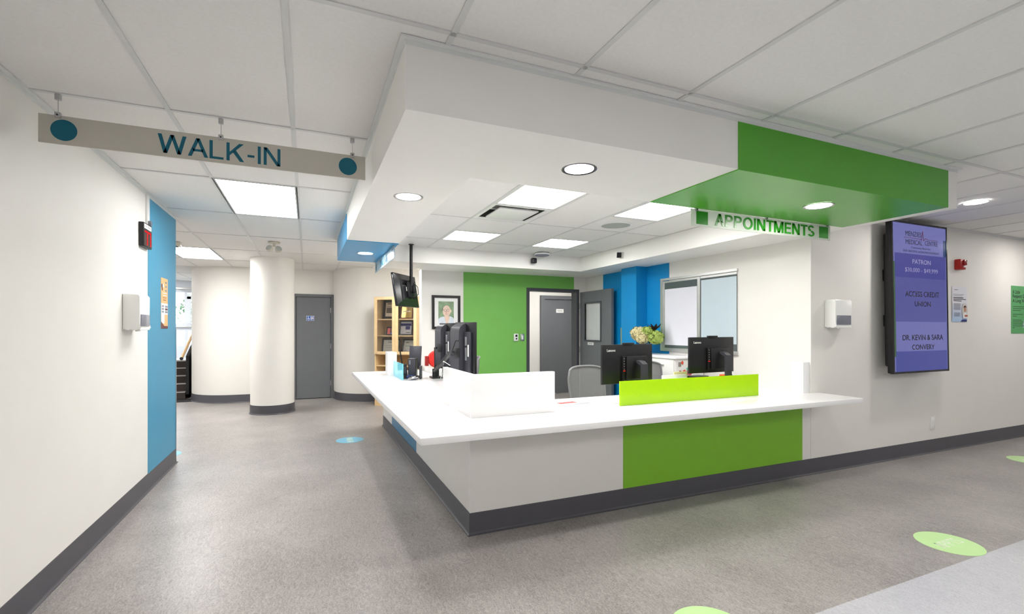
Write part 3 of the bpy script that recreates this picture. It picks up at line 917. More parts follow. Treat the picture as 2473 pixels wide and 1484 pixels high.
# ------------------------------------------------------------------ big portrait television
TX0, TX1, TZ0, TZ1, TY = 5.475, 6.485, 0.945, 2.525, 2.93
tcx, tcz = (TX0+TX1)/2, (TZ0+TZ1)/2
t = thing('television', 'tall portrait television showing a purple donor list', 'television', (tcx, TY, tcz), rot=(R(-0.8), 0, 0))
W2, H2 = (TX1-TX0)/2, (TZ1-TZ0)/2
bz = MB()
bz.box(-W2, W2, 0.0, 0.035, H2-0.020, H2).box(-W2, W2, 0.0, 0.035, -H2, -H2+0.020).box(-W2, -W2+0.020, 0, 0.035, -H2+0.020, H2-0.020).box(W2-0.020, W2, 0, 0.035, -H2+0.020, H2-0.020)
bz.build('bezel', BLACKG, t, smooth=0)
bk = MB().box(-W2+0.004, W2-0.004, 0.035, 0.062, -H2+0.004, H2-0.004, 0.008)
bk.box(-W2+0.05, W2-0.05, 0.062, 0.115, -H2+0.07, H2-0.12, 0.02)
bk.build('back_shell', BLACKP, t)
for z in (0.24, -0.24):
    for sx_ in (-W2+0.12, W2-0.20):
        MB().box(sx_, sx_+0.08, 0.112, 0.158, z-0.06, z+0.06, 0.004).build('wall_bracket', BLACKP, t)
SW, SH = W2-0.020, H2-0.020
def scr(name, rgb, k):
    m = mat(name, rgb, 0.12, var=0.0, emit=k*0.33)
    m.node_tree.nodes['Principled BSDF'].inputs['Base Color'].default_value = (0.01, 0.01, 0.012, 1)
    return m
SB = scr('screen lavender', (124, 126, 198), 0.95)
sc_ = MB().box(-SW, SW, 0.004, 0.030, -SH, SH).build('screen', SB, t, smooth=0)
def sbox(name, u0, u1, v0, v1, m, d=0.0035):
    return MB().box(-SW+2*SW*u0, -SW+2*SW*u1, d, 0.0042, SH-2*SH*v1, SH-2*SH*v0).build(name, m, sc_, smooth=0)
sbox('purple_band', 0.03, 0.985, 0.203, 0.365, scr('screen violet', (74, 74, 166), 0.9))
sbox('lower_band', 0.03, 0.985, 0.865, 1.0, scr('screen blue', (76, 84, 172), 0.9))
sbox('middle_band', 0.03, 0.985, 0.365, 0.665, scr('screen mid lavender', (92, 94, 172), 0.95))
sbox('green_strip', 0.0, 0.035, 0.262, 0.90, scr('screen green', (70, 116, 76), 0.8))
sbox('teal_strip', 0.945, 1.0, 0.085, 0.203, scr('screen teal', (20, 70, 128), 0.8))
INK = scr('screen dark ink', (30, 28, 60), 0.15)
PALE = scr('screen pale ink', (176, 172, 220), 0.9)
RINK = scr('screen red', (120, 24, 44), 0.6)
def stext(s, u, v, w, h, m, bold=0.0):
    M = facing('-y', (-SW+2*SW*u, 0.0030, SH-2*SH*v))
    letters('lettering', s, w, h, m, sc_, M, world=False, extrude=0.0004, bold=bold)
stext('MENZIES', 0.375, 0.066, 0.285, 0.052, INK)
stext('MEDICAL', 0.385, 0.122, 0.300, 0.050, INK)
stext('CENTRE', 0.710, 0.118, 0.240, 0.050, INK)
hb = MB()
for (a, b) in (((0.20, 0.094), (0.50, 0.094)), ((0.50, 0.094), (0.525, 0.102)), ((0.525, 0.102), (0.545, 0.040)), ((0.545, 0.040), (0.565, 0.104)), ((0.565, 0.104), (0.60, 0.086)), ((0.60, 0.086), (0.65, 0.094)), ((0.65, 0.094), (0.83, 0.094))):
    P = [Vector((-SW+2*SW*u, 0.0028, SH-2*SH*v)) for u, v in (a, b)]
    hb.tube(P, 0.0022, 6)
hb.build('heartbeat_line', RINK, sc_)
stext('Community Board Inc.', 0.52, 0.160, 0.36, 0.026, INK)
stext('OUR GRATEFUL ACKNOWLEDGEMENTS', 0.52, 0.184, 0.66, 0.022, INK)
stext('PATRON', 0.52, 0.253, 0.33, 0.048, PALE, 0.008)
stext('$30,000 - $49,999', 0.52, 0.313, 0.60, 0.050, PALE)
stext('ACCESS CREDIT', 0.53, 0.475, 0.62, 0.056, INK, 0.012)
stext('UNION', 0.53, 0.542, 0.29, 0.054, INK, 0.012)
stext('DR. KEVIN & SARA', 0.53, 0.772, 0.74, 0.058, INK, 0.012)
stext('CONVERY', 0.53, 0.838, 0.41, 0.054, INK, 0.012)

# ------------------------------------------------------------------ soap dispensers
def dispenser(label, loc, rz):
    """back against the local +y side; front towards -y"""
    t = thing('soap_dispenser', label, 'dispenser', loc, rz, group='wall soap dispensers')
    b = MB().prism([(-0.112, 0.0), (-0.108, 0.012), (-0.108, 0.05), (-0.112, 0.255), (-0.10, 0.272), (-0.02, 0.275), (0.0, 0.272), (0.0, 0.0), (-0.04, 0.008), (-0.05, -0.004), (-0.085, -0.004)], -0.123, 0.123, 'x')
    es = [e for e in b.bm.edges if abs(e.verts[0].co.x - e.verts[1].co.x) < 1e-6]
    bmesh.ops.bevel(b.bm, geom=es, offset=0.010, segments=3, profile=0.5, affect='EDGES')
    b.build('housing', WHITEP, t)
    MB().box(-0.105, 0.105, -0.1155, -0.105, 0.028, 0.118, 0.004).build('window', GREYWIN, t)
    MB().lathe([(0.016, -0.012), (0.018, 0.0)], (0, -0.065, 0), 16).build('nozzle', WHITEP, t)
    return t
dispenser('white soap dispenser on the corridor wall before the blue section', (XL, 4.545, 1.40), R(90))
dispenser('white soap dispenser on the wall between worktop and television', (4.80, YT, 1.42), 0)

# ------------------------------------------------------------------ number display
t = thing('number_display', 'black queue display with red digits on the corridor wall', 'display', (XL, 4.91, 2.09))
xd = XL+0.036
MB().box(XL+0.002, xd, 4.80, 5.025, 2.090, 2.290, 0.003).build('housing', BLACKP, t, w=True)
MB().box(xd-0.001, xd+0.001, 4.808, 5.017, 2.100, 2.232).build('window', mat('dark red acrylic', (52, 16, 18), 0.2), t, w=True)
st = MB().box(xd-0.001, xd+0.0012, 4.815, 5.005, 2.243, 2.280).build('label_strip', PAPER, t, w=True)
letters('lettering', 'NOW SERVING', 0.16, 0.018, GREYPRINT, st, facing('+x', (xd+0.0013, 4.91, 2.262)), extrude=0.0004)
LED = emitter('red led', (255, 34, 40), 0.6)
for cy_ in (4.865, 4.955):
    dg = MB()
    for k in range(5): dg.box(xd+0.001, xd+0.003, cy_-0.038+k*0.015, cy_-0.026+k*0.015, 2.212, 2.224)
    for k in range(8): dg.box(xd+0.001, xd+0.003, cy_+0.022, cy_+0.036, 2.198-k*0.0125, 2.208-k*0.0125)
    dg.build('digit', LED, t, w=True, smooth=0)
MB().box(XL, XL+0.016, 4.985, 5.045, 2.292, CZ-0.024, 0.002).build('cable_raceway', WHITEP, t, w=True)
MB().box(XL+0.016, XL+0.040, 4.99, 5.02, 2.294, 2.335, 0.004).build('plug', GREYWIN, t, w=True)

# ------------------------------------------------------------------ posters
def bars(parent, rows, m, plane):
    """rows of print on a poster: (u0, u1, v, h)"""
    for (u0, u1, v, h) in rows:
        plane(u0, u1, v, v+h, m, parent)

t = thing('poster', 'orange and white poster on the blue section of wall', 'poster', (XL+0.005, 5.55, 1.41), group='wall posters')
px = XL+0.0045
PO = mat('orange poster', (244, 190, 132), 0.5, var=0.03)
MB().box(px, px+0.002, 5.435, 5.668, 1.41, 1.893).build('sheet', PO, t, w=True, smooth=0)
def pp(u0, u1, v0, v1, m, name='print', d=0.0036):
    return MB().box(px+0.002, px+d, 5.435+0.233*u0, 5.435+0.233*u1, 1.893-0.483*v1, 1.893-0.483*v0).build(name, m, t, w=True, smooth=0)
MAROON = mat('maroon print', (104, 50, 52), 0.5)
pp(0.0, 1.0, 0.50, 0.72, PAPER, 'paper_band', 0.0026)
pp(0.0, 0.5, 0.72, 0.90, PAPER, 'paper_band', 0.0026)
pp(0.0, 1.0, 0.95, 1.0, MAROON, 'footer', 0.0032)
MB().prism([(5.435, 1.41), (5.435, 1.477), (5.55, 1.43), (5.55, 1.41)], px+0.002, px+0.0031, 'x').build('footer', MAROON, t, w=True, smooth=0)
for u, v, r in ((0.12, 0.16, 0.022), (0.30, 0.15, 0.02), (0.16, 0.22, 0.016)):
    MB().prism(disc_pts((5.435+0.233*u, 1.893-0.483*v), r, 16), px+0.002, px+0.003, 'x').build('figure', MAROON if u != 0.3 else PAPER, t, w=True, smooth=0)
for k in range(3): pp(0.62, 0.82, 0.06+0.08*k, 0.10+0.08*k, GREYPRINT)
for k in range(4): pp(0.2+0.03*k, 0.85-0.04*k, 0.29+0.045*k, 0.305+0.045*k, PAPER if k < 2 else mat('brown print', (180, 110, 70), 0.5))
for k in range(3):
    pp(0.08, 0.40, 0.54+0.055*k, 0.575+0.055*k, GREYPRINT); pp(0.58, 0.95, 0.54+0.055*k, 0.58+0.055*k, MAROON if k == 1 else GREYPRINT)

t = thing('poster', 'small blue and white poster beside the television', 'poster', (7.09, YT, 1.49), group='wall posters')
py = YT-0.001
sh = MB()
n = 8
for k in range(n):
    a, b = k/n, (k+1)/n
    za, zb_ = 1.905-0.415*a, 1.905-0.415*b
    fa, fb = py-0.004-0.03*max(0, a-0.3)*(1-a), py-0.004-0.03*max(0, b-0.3)*(1-b)
    sh.poly(((6.93, fa, za), (7.25, fa, za), (7.25, fb, zb_), (6.93, fb, zb_)))
bmesh.ops.remove_doubles(sh.bm, verts=sh.bm.verts[:], dist=1e-5)
bmesh.ops.solidify(sh.bm, geom=sh.bm.faces[:], thickness=0.001)
mp_ = bpy.data.materials.new('blue fading poster'); mp_.use_nodes = True
nt = mp_.node_tree; tcn = nt.nodes.new('ShaderNodeTexCoord'); sep = nt.nodes.new('ShaderNodeSeparateXYZ'); rp = nt.nodes.new('ShaderNodeValToRGB')
nt.links.new(tcn.outputs['Generated'], sep.inputs[0]); nt.links.new(sep.outputs['Z'], rp.inputs[0])
nt.links.new(rp.outputs[0], nt.nodes['Principled BSDF'].inputs['Base Color'])
rp.color_ramp.elements[0].color = lin((176, 206, 240)); rp.color_ramp.elements[1].color = lin((232, 232, 240)); rp.color_ramp.elements[1].position = 0.55
sh.build('sheet', mp_, t, w=True, smooth=0)
def pq(u0, u1, v0, v1, m, name='print', d=0.0115):
    return MB().box(6.93+0.32*u0, 6.93+0.32*u1, py-d-0.0015, py-d, 1.905-0.415*v1, 1.905-0.415*v0).build(name, m, t, w=True, smooth=0)
pq(0.15, 0.40, 0.08, 0.10, GREYPRINT, d=0.004)
for k in range(2): pq(0.08, 0.78-0.06*k, 0.215+0.035*k, 0.228+0.035*k, GREYPRINT, d=0.004)
for k in range(3): pq(0.08, (0.75, 0.92, 0.62)[k], 0.305+0.045*k, 0.325+0.045*k, PRINT, d=0.006)
for k in range(7): pq(0.08, 0.52, 0.48+0.028*k, 0.490+0.028*k, GREYPRINT, d=0.011)
for k in range(4): pq(0.10, 0.50, 0.74+0.03*k, 0.75+0.03*k, GREYPRINT, d=0.012)
MB().prism(disc_pts((7.185, 1.62), 0.075, 30, 0.8, 1.2), py-0.0135, py-0.0125, 'y').build('photo', mat('pale photo', (214, 206, 200), 0.5), t, w=True, smooth=0)
MB().prism(disc_pts((7.19, 1.635), 0.026, 20, 0.9, 1.15), py-0.0145, py-0.0135, 'y').build('photo_face', mat('photo skin', (196, 144, 116), 0.6), t, w=True, smooth=0)
MB().prism(disc_pts((7.188, 1.663), 0.028, 20, 1.0, 0.7), py-0.0142, py-0.0132, 'y').build('photo_hair', mat('photo hair', (52, 36, 30), 0.6), t, w=True, smooth=0)
MB().prism([(7.14, 1.535), (7.16, 1.60), (7.22, 1.60), (7.245, 1.535)], py-0.0142, py-0.013, 'y').build('photo_coat', PAPER, t, w=True, smooth=0)
MB().box(7.18, 7.245, py-0.0148, py-0.0138, 1.55, 1.572).build('photo_book', mat('photo rust', (176, 92, 72), 0.6), t, w=True, smooth=0)
MB().prism([(7.11, 1.491), (7.15, 1.523), (7.248, 1.523), (7.248, 1.491)], py-0.0062, py-0.0052, 'y').build('corner_tab', mat('navy print', (36, 44, 120), 0.5), t, w=True, smooth=0)

t = thing('poster', 'green poster reading A Little Respect Goes A Long Way', 'poster', (8.62, YT, 1.35), group='wall posters')
GP = mat('green poster', (92, 168, 104), 0.5, var=0.02)
MB().box(8.308, 8.95, YT-0.004, YT-0.001, 1.345, 1.962).build('sheet', GP, t, w=True, smooth=0)
letters('lettering', 'A Little', 0.19, 0.050, PRINT, t, facing('-y', (8.435, YT-0.0042, 1.885)), extrude=0.0004, bold=0.012)
letters('lettering', 'Respect Goes', 0.42, 0.062, PRINT, t, facing('-y', (8.55, YT-0.0042, 1.825)), extrude=0.0004, bold=0.012)
letters('lettering', 'A Long Way', 0.37, 0.062, PRINT, t, facing('-y', (8.525, YT-0.0042, 1.765)), extrude=0.0004, bold=0.012)
for k, (w_, v) in enumerate(((0.30, 1.69), (0.30, 1.665), (0.2, 1.64), (0.26, 1.59), (0.1, 1.565), (0.22, 1.515), (0.28, 1.49), (0.26, 1.465), (0.30, 1.44), (0.05, 1.415))):
    MB().box(8.345, 8.345+w_, YT-0.0046, YT-0.004, v, v+0.009).build('print', mat('dark green print', (52, 96, 62), 0.6), t, w=True, smooth=0)
MB().prism(disc_pts((8.80, 1.42), 0.20, 30, 1.0, 0.9)[0:16], YT-0.0044, YT-0.004, 'y').build('photo', mat('poster photo', (170, 190, 190), 0.6), t, w=True, smooth=0)

# ------------------------------------------------------------------ fire alarm, outlets, switches
t = thing('fire_alarm', 'red fire alarm strobe on the wall beside the television', 'fire alarm', (7.05, YT, 2.095))
MB().box(6.985, 7.105, YT-0.062, YT, 2.10, 2.222, 0.010).build('housing', REDP, t, w=True)
MB().box(7.03, 7.095, YT-0.078, YT-0.06, 2.150, 2.212, 0.006).build('strobe_cover', mat('dark red plastic', (140, 20, 18), 0.2), t, w=True)
MB().box(7.045, 7.09, YT-0.072, YT-0.06, 2.125, 2.143, 0.003).build('strobe_lens', WHITEP, t, w=True)
t = thing('wall_outlet', 'white outlet plate low on the wall under the television', 'outlet', (6.535, YT, 0.265))
MB().box(6.492, 6.578, YT-0.008, YT, 0.262, 0.405, 0.003).build('plate', WHITEP, t, w=True)
for z in (0.305, 0.360):
    MB().box(6.515, 6.555, YT-0.010, YT-0.007, z-0.016, z+0.016, 0.002).build('socket', PAPER, t, w=True)
t = thing('wall_keypad', 'white intercom unit on the green wall', 'intercom', (3.135, YB, 1.20))
MB().box(3.095, 3.175, YB-0.032, YB-0.004, 1.205, 1.325, 0.006).build('housing', WHITEP, t, w=True)
MB().box(3.118, 3.155, YB-0.034, YB-0.031, 1.272, 1.310, 0.002).build('display', PRINT, t, w=True)
MB().lathe([(0.014, -0.036), (0.014, -0.031)], (3.137, YB, 1.243), 16, 'y').build('button', BLACKP, t, w=True)
t = thing('light_switch', 'steel light switch plate beside the doorway', 'switch', (3.255, YB, 1.20))
MB().box(3.222, 3.288, YB-0.010, YB-0.004, 1.205, 1.320, 0.002).build('plate', CHROME, t, w=True)
MB().box(3.238, 3.272, YB-0.016, YB-0.009, 1.232, 1.295, 0.003).build('rocker', WHITEP, t, w=True)

# ------------------------------------------------------------------ ceiling and soffit devices
t = thing('air_diffuser', 'square white plaque air diffuser in the reception ceiling', 'vent', (1.81, 4.225, CI))
fr = MB()
a, b = 0.30, 0.30
for i in range(3):
    pass
def sqring(m, r0, z0, r1, z1, cx, cy):
    q0 = [m.bm.verts.new((cx+s*r0, cy+u*r0, z0)) for s, u in ((-1,-1),(1,-1),(1,1),(-1,1))]
    q1 = [m.bm.verts.new((cx+s*r1, cy+u*r1, z1)) for s, u in ((-1,-1),(1,-1),(1,1),(-1,1))]
    for i in range(4):
        m.bm.faces.new((q0[i], q0[(i+1)%4], q1[(i+1)%4], q1[i]))
sqring(fr, 0.298, 0.001, 0.262, 0.001, 0, 0); sqring(fr, 0.262, 0.001, 0.250, 0.02, 0, 0)
sqring(fr, 0.298, 0.001, 0.298, 0.01, 0, 0)
fr.build('frame', WHITEP, t, smooth=0, fix=False)
th = MB()
sqring(th, 0.250, 0.012, 0.215, 0.13, 0, 0)
th.box(-0.215, 0.215, -0.215, 0.215, 0.13, 0.135)
th.build('throat', mat('dark duct', (46, 52, 44), 0.6), t, smooth=0, fix=False)
MB().box(-0.195, 0.195, -0.195, 0.195, -0.004, 0.010, 0.003).build('plaque', WHITEP, t)
for s_ in (-0.12, 0.12):
    MB().tube([(s_, -0.17, 0.008), (s_, -0.17, 0.13)], 0.005, 6).build('hanger', WHITEP, t)
t = thing('ceiling_speaker', 'round grey speaker grille in the reception ceiling', 'speaker', (3.02, 4.23, CI))
MB().lathe([(0.165, 0.004), (0.165, -0.004), (0.155, -0.008), (0.152, -0.004)], n=48, cap=False).build('rim', WHITEP, t)
MB().lathe([(0.152, -0.003), (0.06, -0.009), (0.002, -0.011)], n=48).build('grille', mat('speaker grille', (172, 178, 172), 0.7, var=0.25, scale=220), t)
t = thing('access_point', 'grey disc access point hanging from the reception ceiling', 'access point', (3.14, 6.20, CI))
MB().lathe([(0.07, 0.0), (0.105, -0.008), (0.112, -0.022), (0.106, -0.03)], n=40).build('mount', WHITEP, t)
MB().lathe([(0.106, -0.03), (0.10, -0.040), (0.06, -0.052), (0.004, -0.056)], n=40).build('disc', mat('grey device plastic', (126, 130, 142), 0.5, var=0.02), t)
t = thing('security_camera', 'small black cube camera on the white back band', 'camera', (3.06, 6.38, 2.40))
MB().tube([(3.06, 6.38, 2.405), (3.06, 6.345, 2.405)], 0.012, 10).build('arm', BLACKP, t, w=True)
MB().box(3.022, 3.098, 6.275, 6.345, 2.368, 2.444, 0.014, 3).build('housing', BLACKP, t, w=True)
MB().lathe([(0.016, 0), (0.018, 0.006)], (3.06, 6.270, 2.406), 20, 'y').build('lens', BLACKG, t, w=True)
t = thing('security_camera', 'small white cube camera with black face on the white side band', 'camera', (3.90, 5.33, 2.40))
MB().box(3.885, 3.90, 5.28, 5.36, 2.355, 2.435, 0.004).build('mount', WHITEP, t, w=True)
cm = Matrix.Translation((3.845, 5.32, 2.40)) @ Euler((R(14), 0, R(-25))).to_matrix().to_4x4()
MB().box(-0.034, 0.034, -0.03, 0.03, -0.038, 0.038, 0.010, 3, M=cm).build('housing', WHITEP, t, w=True)
MB().box(-0.031, 0.031, -0.034, -0.028, -0.035, 0.035, 0.002, 1, M=cm).build('face', BLACKP, t, w=True)
MB().tube([(3.86, 5.32, 2.40), (3.89, 5.32, 2.395)], 0.012, 8).build('arm', WHITEP, t, w=True)
t = thing('emergency_light', 'twin-head emergency light under the corridor ceiling', 'emergency light', (-0.41, 7.22, CZ))
MB().lathe([(0.075, 0.0), (0.075, -0.012), (0.06, -0.018)], n=28).build('base', mat('beige plastic', (214, 208, 192), 0.4), t)
MB().tube([(0, 0, -0.015), (0.0, 0.0, -0.06)], 0.018, 12).build('stem', mat('beige plastic', (214, 208, 192), 0.4), t)
for s, tx in ((-0.045, -0.02), (0.045, 0.03)):
    hm = Matrix.Translation((s, -0.02+tx, -0.10)) @ Euler((R(60), 0, R(30 if s > 0 else -30))).to_matrix().to_4x4()
    hd = MB().lathe([(0.018, -0.04), (0.044, 0.0), (0.046, 0.03), (0.040, 0.034)], n=24, M=hm).build('lamp_head', mat('beige plastic', (214, 208, 192), 0.4), t)
    MB().lathe([(0.039, 0.032), (0.039, 0.036)], n=24, M=hm).build('lens', mat('clear lens', (190, 196, 190), 0.1), hd)
t = thing('ceiling_box', 'flat beige ceiling box beside the far lit panel', 'ceiling box', (-1.76, 7.75, CZ))
MB().box(-0.18, 0.18, -0.06, 0.06, -0.055, 0.0, 0.006).build('housing', mat('beige plastic', (214, 208, 192), 0.4), t)
MB().box(-0.15, 0.15, -0.04, 0.04, -0.064, -0.055, 0.002).build('lower_strip', BLACKP, t)

# ------------------------------------------------------------------ floor stickers
def sticker(label, x, y, rgb, s, rz, w_, r=0.178):
    t = thing('floor_sticker', label, 'floor sticker', (x, y, 0), rz, group='round floor stickers')
    MB().prism(disc_pts((0, 0), r, 48), 0.0, 0.0015).build('disc', mat('sticker %s' % str(rgb), rgb, 0.35, var=0.02), t, smooth=0)
    if s:
        sign_letters(s, w_, 0.075, mat('sticker white', (226, 240, 214), 0.4), t, Matrix.Translation((0, 0, 0.0014)), world=False, t=0.16, depth=0.0006)
LG = (196, 234, 164)
sticker('pale green round APPTS sticker near the pale floor edge', 3.868, 1.745, LG, 'APPTS', 0, 0.23)
sticker('pale green round sticker cut by the bottom of the picture', 1.745, 1.69, LG, 'APPTS', 0, 0.23)
sticker('pale green round sticker at the far right of the floor', 7.10, 2.50, LG, 'APPTS', 0, 0.23)
sticker('light blue round WALK-IN sticker beside the counter', 0.498, 6.35, (126, 200, 228), 'WALK-IN', R(-90), 0.25, 0.165)
sticker('light blue round sticker peeking past the blue wall end', -1.47, 6.42, (120, 196, 230), 'WALK-IN', R(-90), 0.25, 0.165)

# ------------------------------------------------------------------ desk monitors (backs to the camera)
def desk_monitor(label, x, y, rz, zc, tilt):
    t = thing('desk_monitor', label, 'monitor', (x, y, CT), rz, group='desk monitors with their backs to us')
    TM = Matrix.Translation((0, 0, zc)) @ Euler((0, R(tilt), 0)).to_matrix().to_4x4()
    p = MB().box(-0.285, 0.285, 0.0, 0.022, -0.166, 0.166, 0.004, M=TM).build('panel', BLACKP, t)
    MB().box(-0.277, 0.277, 0.022, 0.0235, -0.150, 0.155, M=TM).build('screen', BLACKG, p)
    MB().box(-0.045, 0.19, -0.036, 0.0, -0.13, 0.065, 0.006, M=TM).build('rear_box', BLACKP, p)
    MB().box(-0.076, -0.047, -0.022, 0.0, -0.14, 0.068, 0.003, M=TM).build('port_strip', mat('port strip black', (14, 14, 16), 0.5), p)
    MB().box(-0.074, -0.052, -0.025, -0.021, -0.062, -0.052, M=TM).build('red_port', mat('red port', (220, 40, 24), 0.4), p)
    for k in range(5):
        MB().box(-0.066, -0.058, -0.0235, -0.0215, 0.044-0.022*k, 0.049-0.022*k, M=TM).build('port', GREYPRINT, p)
    MB().box(-0.05, 0.06, -0.012, 0.02, 0.160, 0.180, 0.003, M=TM).build('camera_bar', BLACKP, p)
    LM = TM @ facing('-y', (-0.188, -0.0004, 0.118))
    letters('lettering', 'Lenovo', 0.092, 0.022, PAPER, p, LM, world=False, extrude=0.0008, bold=0.012)
    sm = mat('stand grey', (62, 62, 68), 0.35)
    s = MB()
    top = TM @ Vector((0.04, -0.036, 0.0))
    s.prism([(0.0, 0.012), (0.0, 0.03), (0.045, 0.025), (0.08, 0.0), (0.095, -zc+0.016), (0.060, -zc+0.016), (0.055, -0.012)], -0.03, 0.03, 'x')
    s.bm.transform(Matrix.Translation((0.085, -0.036, zc)) @ Matrix.Rotation(R(180), 4, 'Z'))
    s.build('stand_arm', sm, t)
    MB().box(-0.03, 0.20, -0.136, 0.06, 0.0, 0.016, 0.004).build('stand_base', BLACKP, t)
    MB().tube([(0.10, -0.05, zc-0.12), (0.17, -0.06, zc-0.16), (0.2, -0.08, zc-0.24), (0.14, -0.1, 0.02)], 0.003, 6).build('cable', mat('blue cable', (40, 66, 150), 0.5), t)
    return t
desk_monitor('black desk monitor nearer the white upstand, back showing white lettering', 2.525, 3.36, R(6), 0.323, 0.0)
desk_monitor('black desk monitor in front of the window, back showing white lettering', 3.492, 3.37, R(2), 0.378, 0.0)
# things beside it
t = thing('docking_station', 'low black docking box under the raised monitor', 'docking station', (3.52, 3.50, CT), R(10))
MB().box(-0.14, 0.04, -0.03, 0.10, 0.0, 0.17, 0.006).build('box', BLACKP, t)
o = tag(MB().box(3.02, 3.30, 3.50, 3.515, CT, CT+0.19, 0.001).build('paper_holder', PAPER), 'white paper sheet standing behind the lime screen', 'paper')
o = tag(MB().box(3.20, 3.36, 3.55, 3.56, CT, CT+0.212, 0.001).build('sticky_note', mat('yellow note', (236, 232, 170), 0.7)), 'pale yellow note behind the lime screen', 'note')
o = tag(MB().box(3.76, 3.85, 3.46, 3.54, CT, CT+0.17, 0.004).build('orange_box', mat('orange card', (236, 90, 36), 0.5)), 'small orange box beside the monitor stand', 'box')
o = tag(MB().box(3.80, 3.884, 3.22, 3.30, CT, CT+0.155, 0.004).build('card_reader', BLACKP), 'black card reader at the end of the lime screen', 'card reader')
t = thing('leaflet', 'red and white leaflet lying on the worktop', 'leaflet', (2.06, 3.45, CT), R(8))
MB().box(-0.16, 0.20, -0.11, 0.11, 0.0, 0.0015).build('sheet', PAPER, t, smooth=0)
MB().box(-0.14, 0.04, 0.02, 0.09, 0.0015, 0.002).build('red_print', mat('red print', (206, 92, 92), 0.6), t, smooth=0)
MB().box(-0.05, 0.12, -0.07, -0.02, 0.0015, 0.002).build('grey_print', GREYPRINT, t, smooth=0)

# monitors on arms, side on, screens to the staff
def arm_monitor(label, x, y, z, phi, W=0.34, H=0.56):
    """plate along local y, back towards local -x"""
    t = thing('arm_monitor', label, 'monitor', (x, y, z), phi, group='monitors on desk arms')
    MB().box(0.0, 0.028, -W/2, W/2, -H/2, H/2, 0.004).build('panel', BLACKP, t)
    MB().box(0.028, 0.0295, -W/2+0.012, W/2-0.012, -H/2+0.012, H/2-0.012).build('screen', BLACKG, t)
    b = MB().prism([(-0.085, -H/2+0.05), (-0.085, H/2-0.09), (-0.07, H/2-0.05), (-0.03, H/2-0.02), (0.0, H/2-0.012), (0.0, -H/2+0.02), (-0.05, -H/2+0.025)], -W/2+0.16, W/2-0.04, 'y')
    b.bm.transform(Matrix(((1,0,0,0),(0,1,0,0),(0,0,1,0),(0,0,0,1))))
    b.build('rear_housing', DKGREY, t)
    MB().box(-0.030, 0.0, -W/2+0.05, -W/2+0.16, -H/2+0.05, H/2-0.10, 0.006).build('rear_step', DKGREY, t)
    for k, (a, c) in enumerate(((0.05, 0.14), (-0.10, 0.03))):
        MB().box(-0.034, -0.029, -W/2+0.10, -W/2+0.13, a, c, 0.001).build('port_panel', ALU, t)
    MB().box(-0.033, -0.029, -W/2+0.06, -W/2+0.08, -0.06, 0.06).build('asset_label', PAPER, t)
    MB().box(-0.10, -0.085, -0.05, 0.05, -0.07, 0.03, 0.004).build('mount_plate', BLACKP, t)
    return t
def mirror_back(t):
    for c in t.children:
        pass
arm_monitor('black arm-mounted monitor in front of the portrait', 1.56, 5.66, 1.195, R(15))
arm_monitor('black arm-mounted monitor in front of the green wall', 1.495, 4.72, 1.185, R(15), 0.37, 0.58)
t = thing('monitor_arm', 'black twin monitor arm clamped to the worktop', 'monitor arm', (1.53, 5.90, CT))
MB().box(1.43, 1.565, 5.82, 6.0, CT, CT+0.02, 0.006).build('clamp', BLACKP, t, w=True)
MB().tube([(1.515, 5.96, CT+0.01), (1.515, 5.96, CT+0.15)], 0.032, 16).build('post', BLACKP, t, w=True)
MB().tube([(1.475, 5.88, CT+0.01), (1.475, 5.88, CT+0.12)], 0.034, 16).build('post', BLACKP, t, w=True)
def capsule(p, q, r, name):
    p, q = Vector(p), Vector(q)
    d = (q-p).normalized()
    pts = [p - d*r*0.9, p - d*r*0.6, p, q, q + d*r*0.6, q + d*r*0.9]
    m = MB()
    rows = []
    up = Vector((0,0,1)); s = d.cross(up).normalized() if abs(d.z) < 0.95 else Vector((1,0,0)); u = s.cross(d)
    for k, (c, rr) in enumerate(zip(pts, (r*0.45, r*0.8, r, r, r*0.8, r*0.45))):
        rows.append([m.bm.verts.new(c + s*rr*math.cos(2*PI*i/16) + u*rr*1.25*math.sin(2*PI*i/16)) for i in range(16)])
    for A, B in zip(rows, rows[1:]):
        for i in range(16): m.bm.faces.new((A[i], A[(i+1)%16], B[(i+1)%16], B[i]))
    m.bm.faces.new(rows[0][::-1]); m.bm.faces.new(rows[-1])
    return m.build(name, BLACKP, t, w=True)
capsule((1.51, 5.955, CT+0.13), (1.505, 5.95, CT+0.37), 0.025, 'upper_arm')
capsule((1.47, 5.88, CT+0.09), (1.42, 4.93, CT+0.38), 0.025, 'upper_arm')
MB().tube([(1.505, 5.95, CT+0.36), (1.46, 5.82, CT+0.38), (1.455, 5.70, CT+0.39)], 0.014, 10).build('tilt_head', BLACKP, t, w=True)
MB().tube([(1.42, 4.93, CT+0.38), (1.40, 4.84, CT+0.385), (1.393, 4.75, CT+0.385)], 0.014, 10).build('tilt_head', BLACKP, t, w=True)
for k in range(3):
    a = 0.02*k
    MB().tube([(1.42, 4.85, CT+0.36-a), (1.43, 5.0, CT+0.22-2*a), (1.40, 5.2+a, CT+0.26-a), (1.47, 5.5, CT+0.10), (1.50+a, 5.7, CT+0.015)], 0.004, 6).build('cable', BLACKP if k else PAPER, t, w=True)
MB().tube([(1.46, 4.70, CT+0.50), (1.38, 4.66, CT+0.50), (1.36, 4.72, CT+0.38), (1.40, 4.92, CT+0.32), (1.43, 5.1, CT+0.22)], 0.005, 6).build('cable', BLACKP, t, w=True)

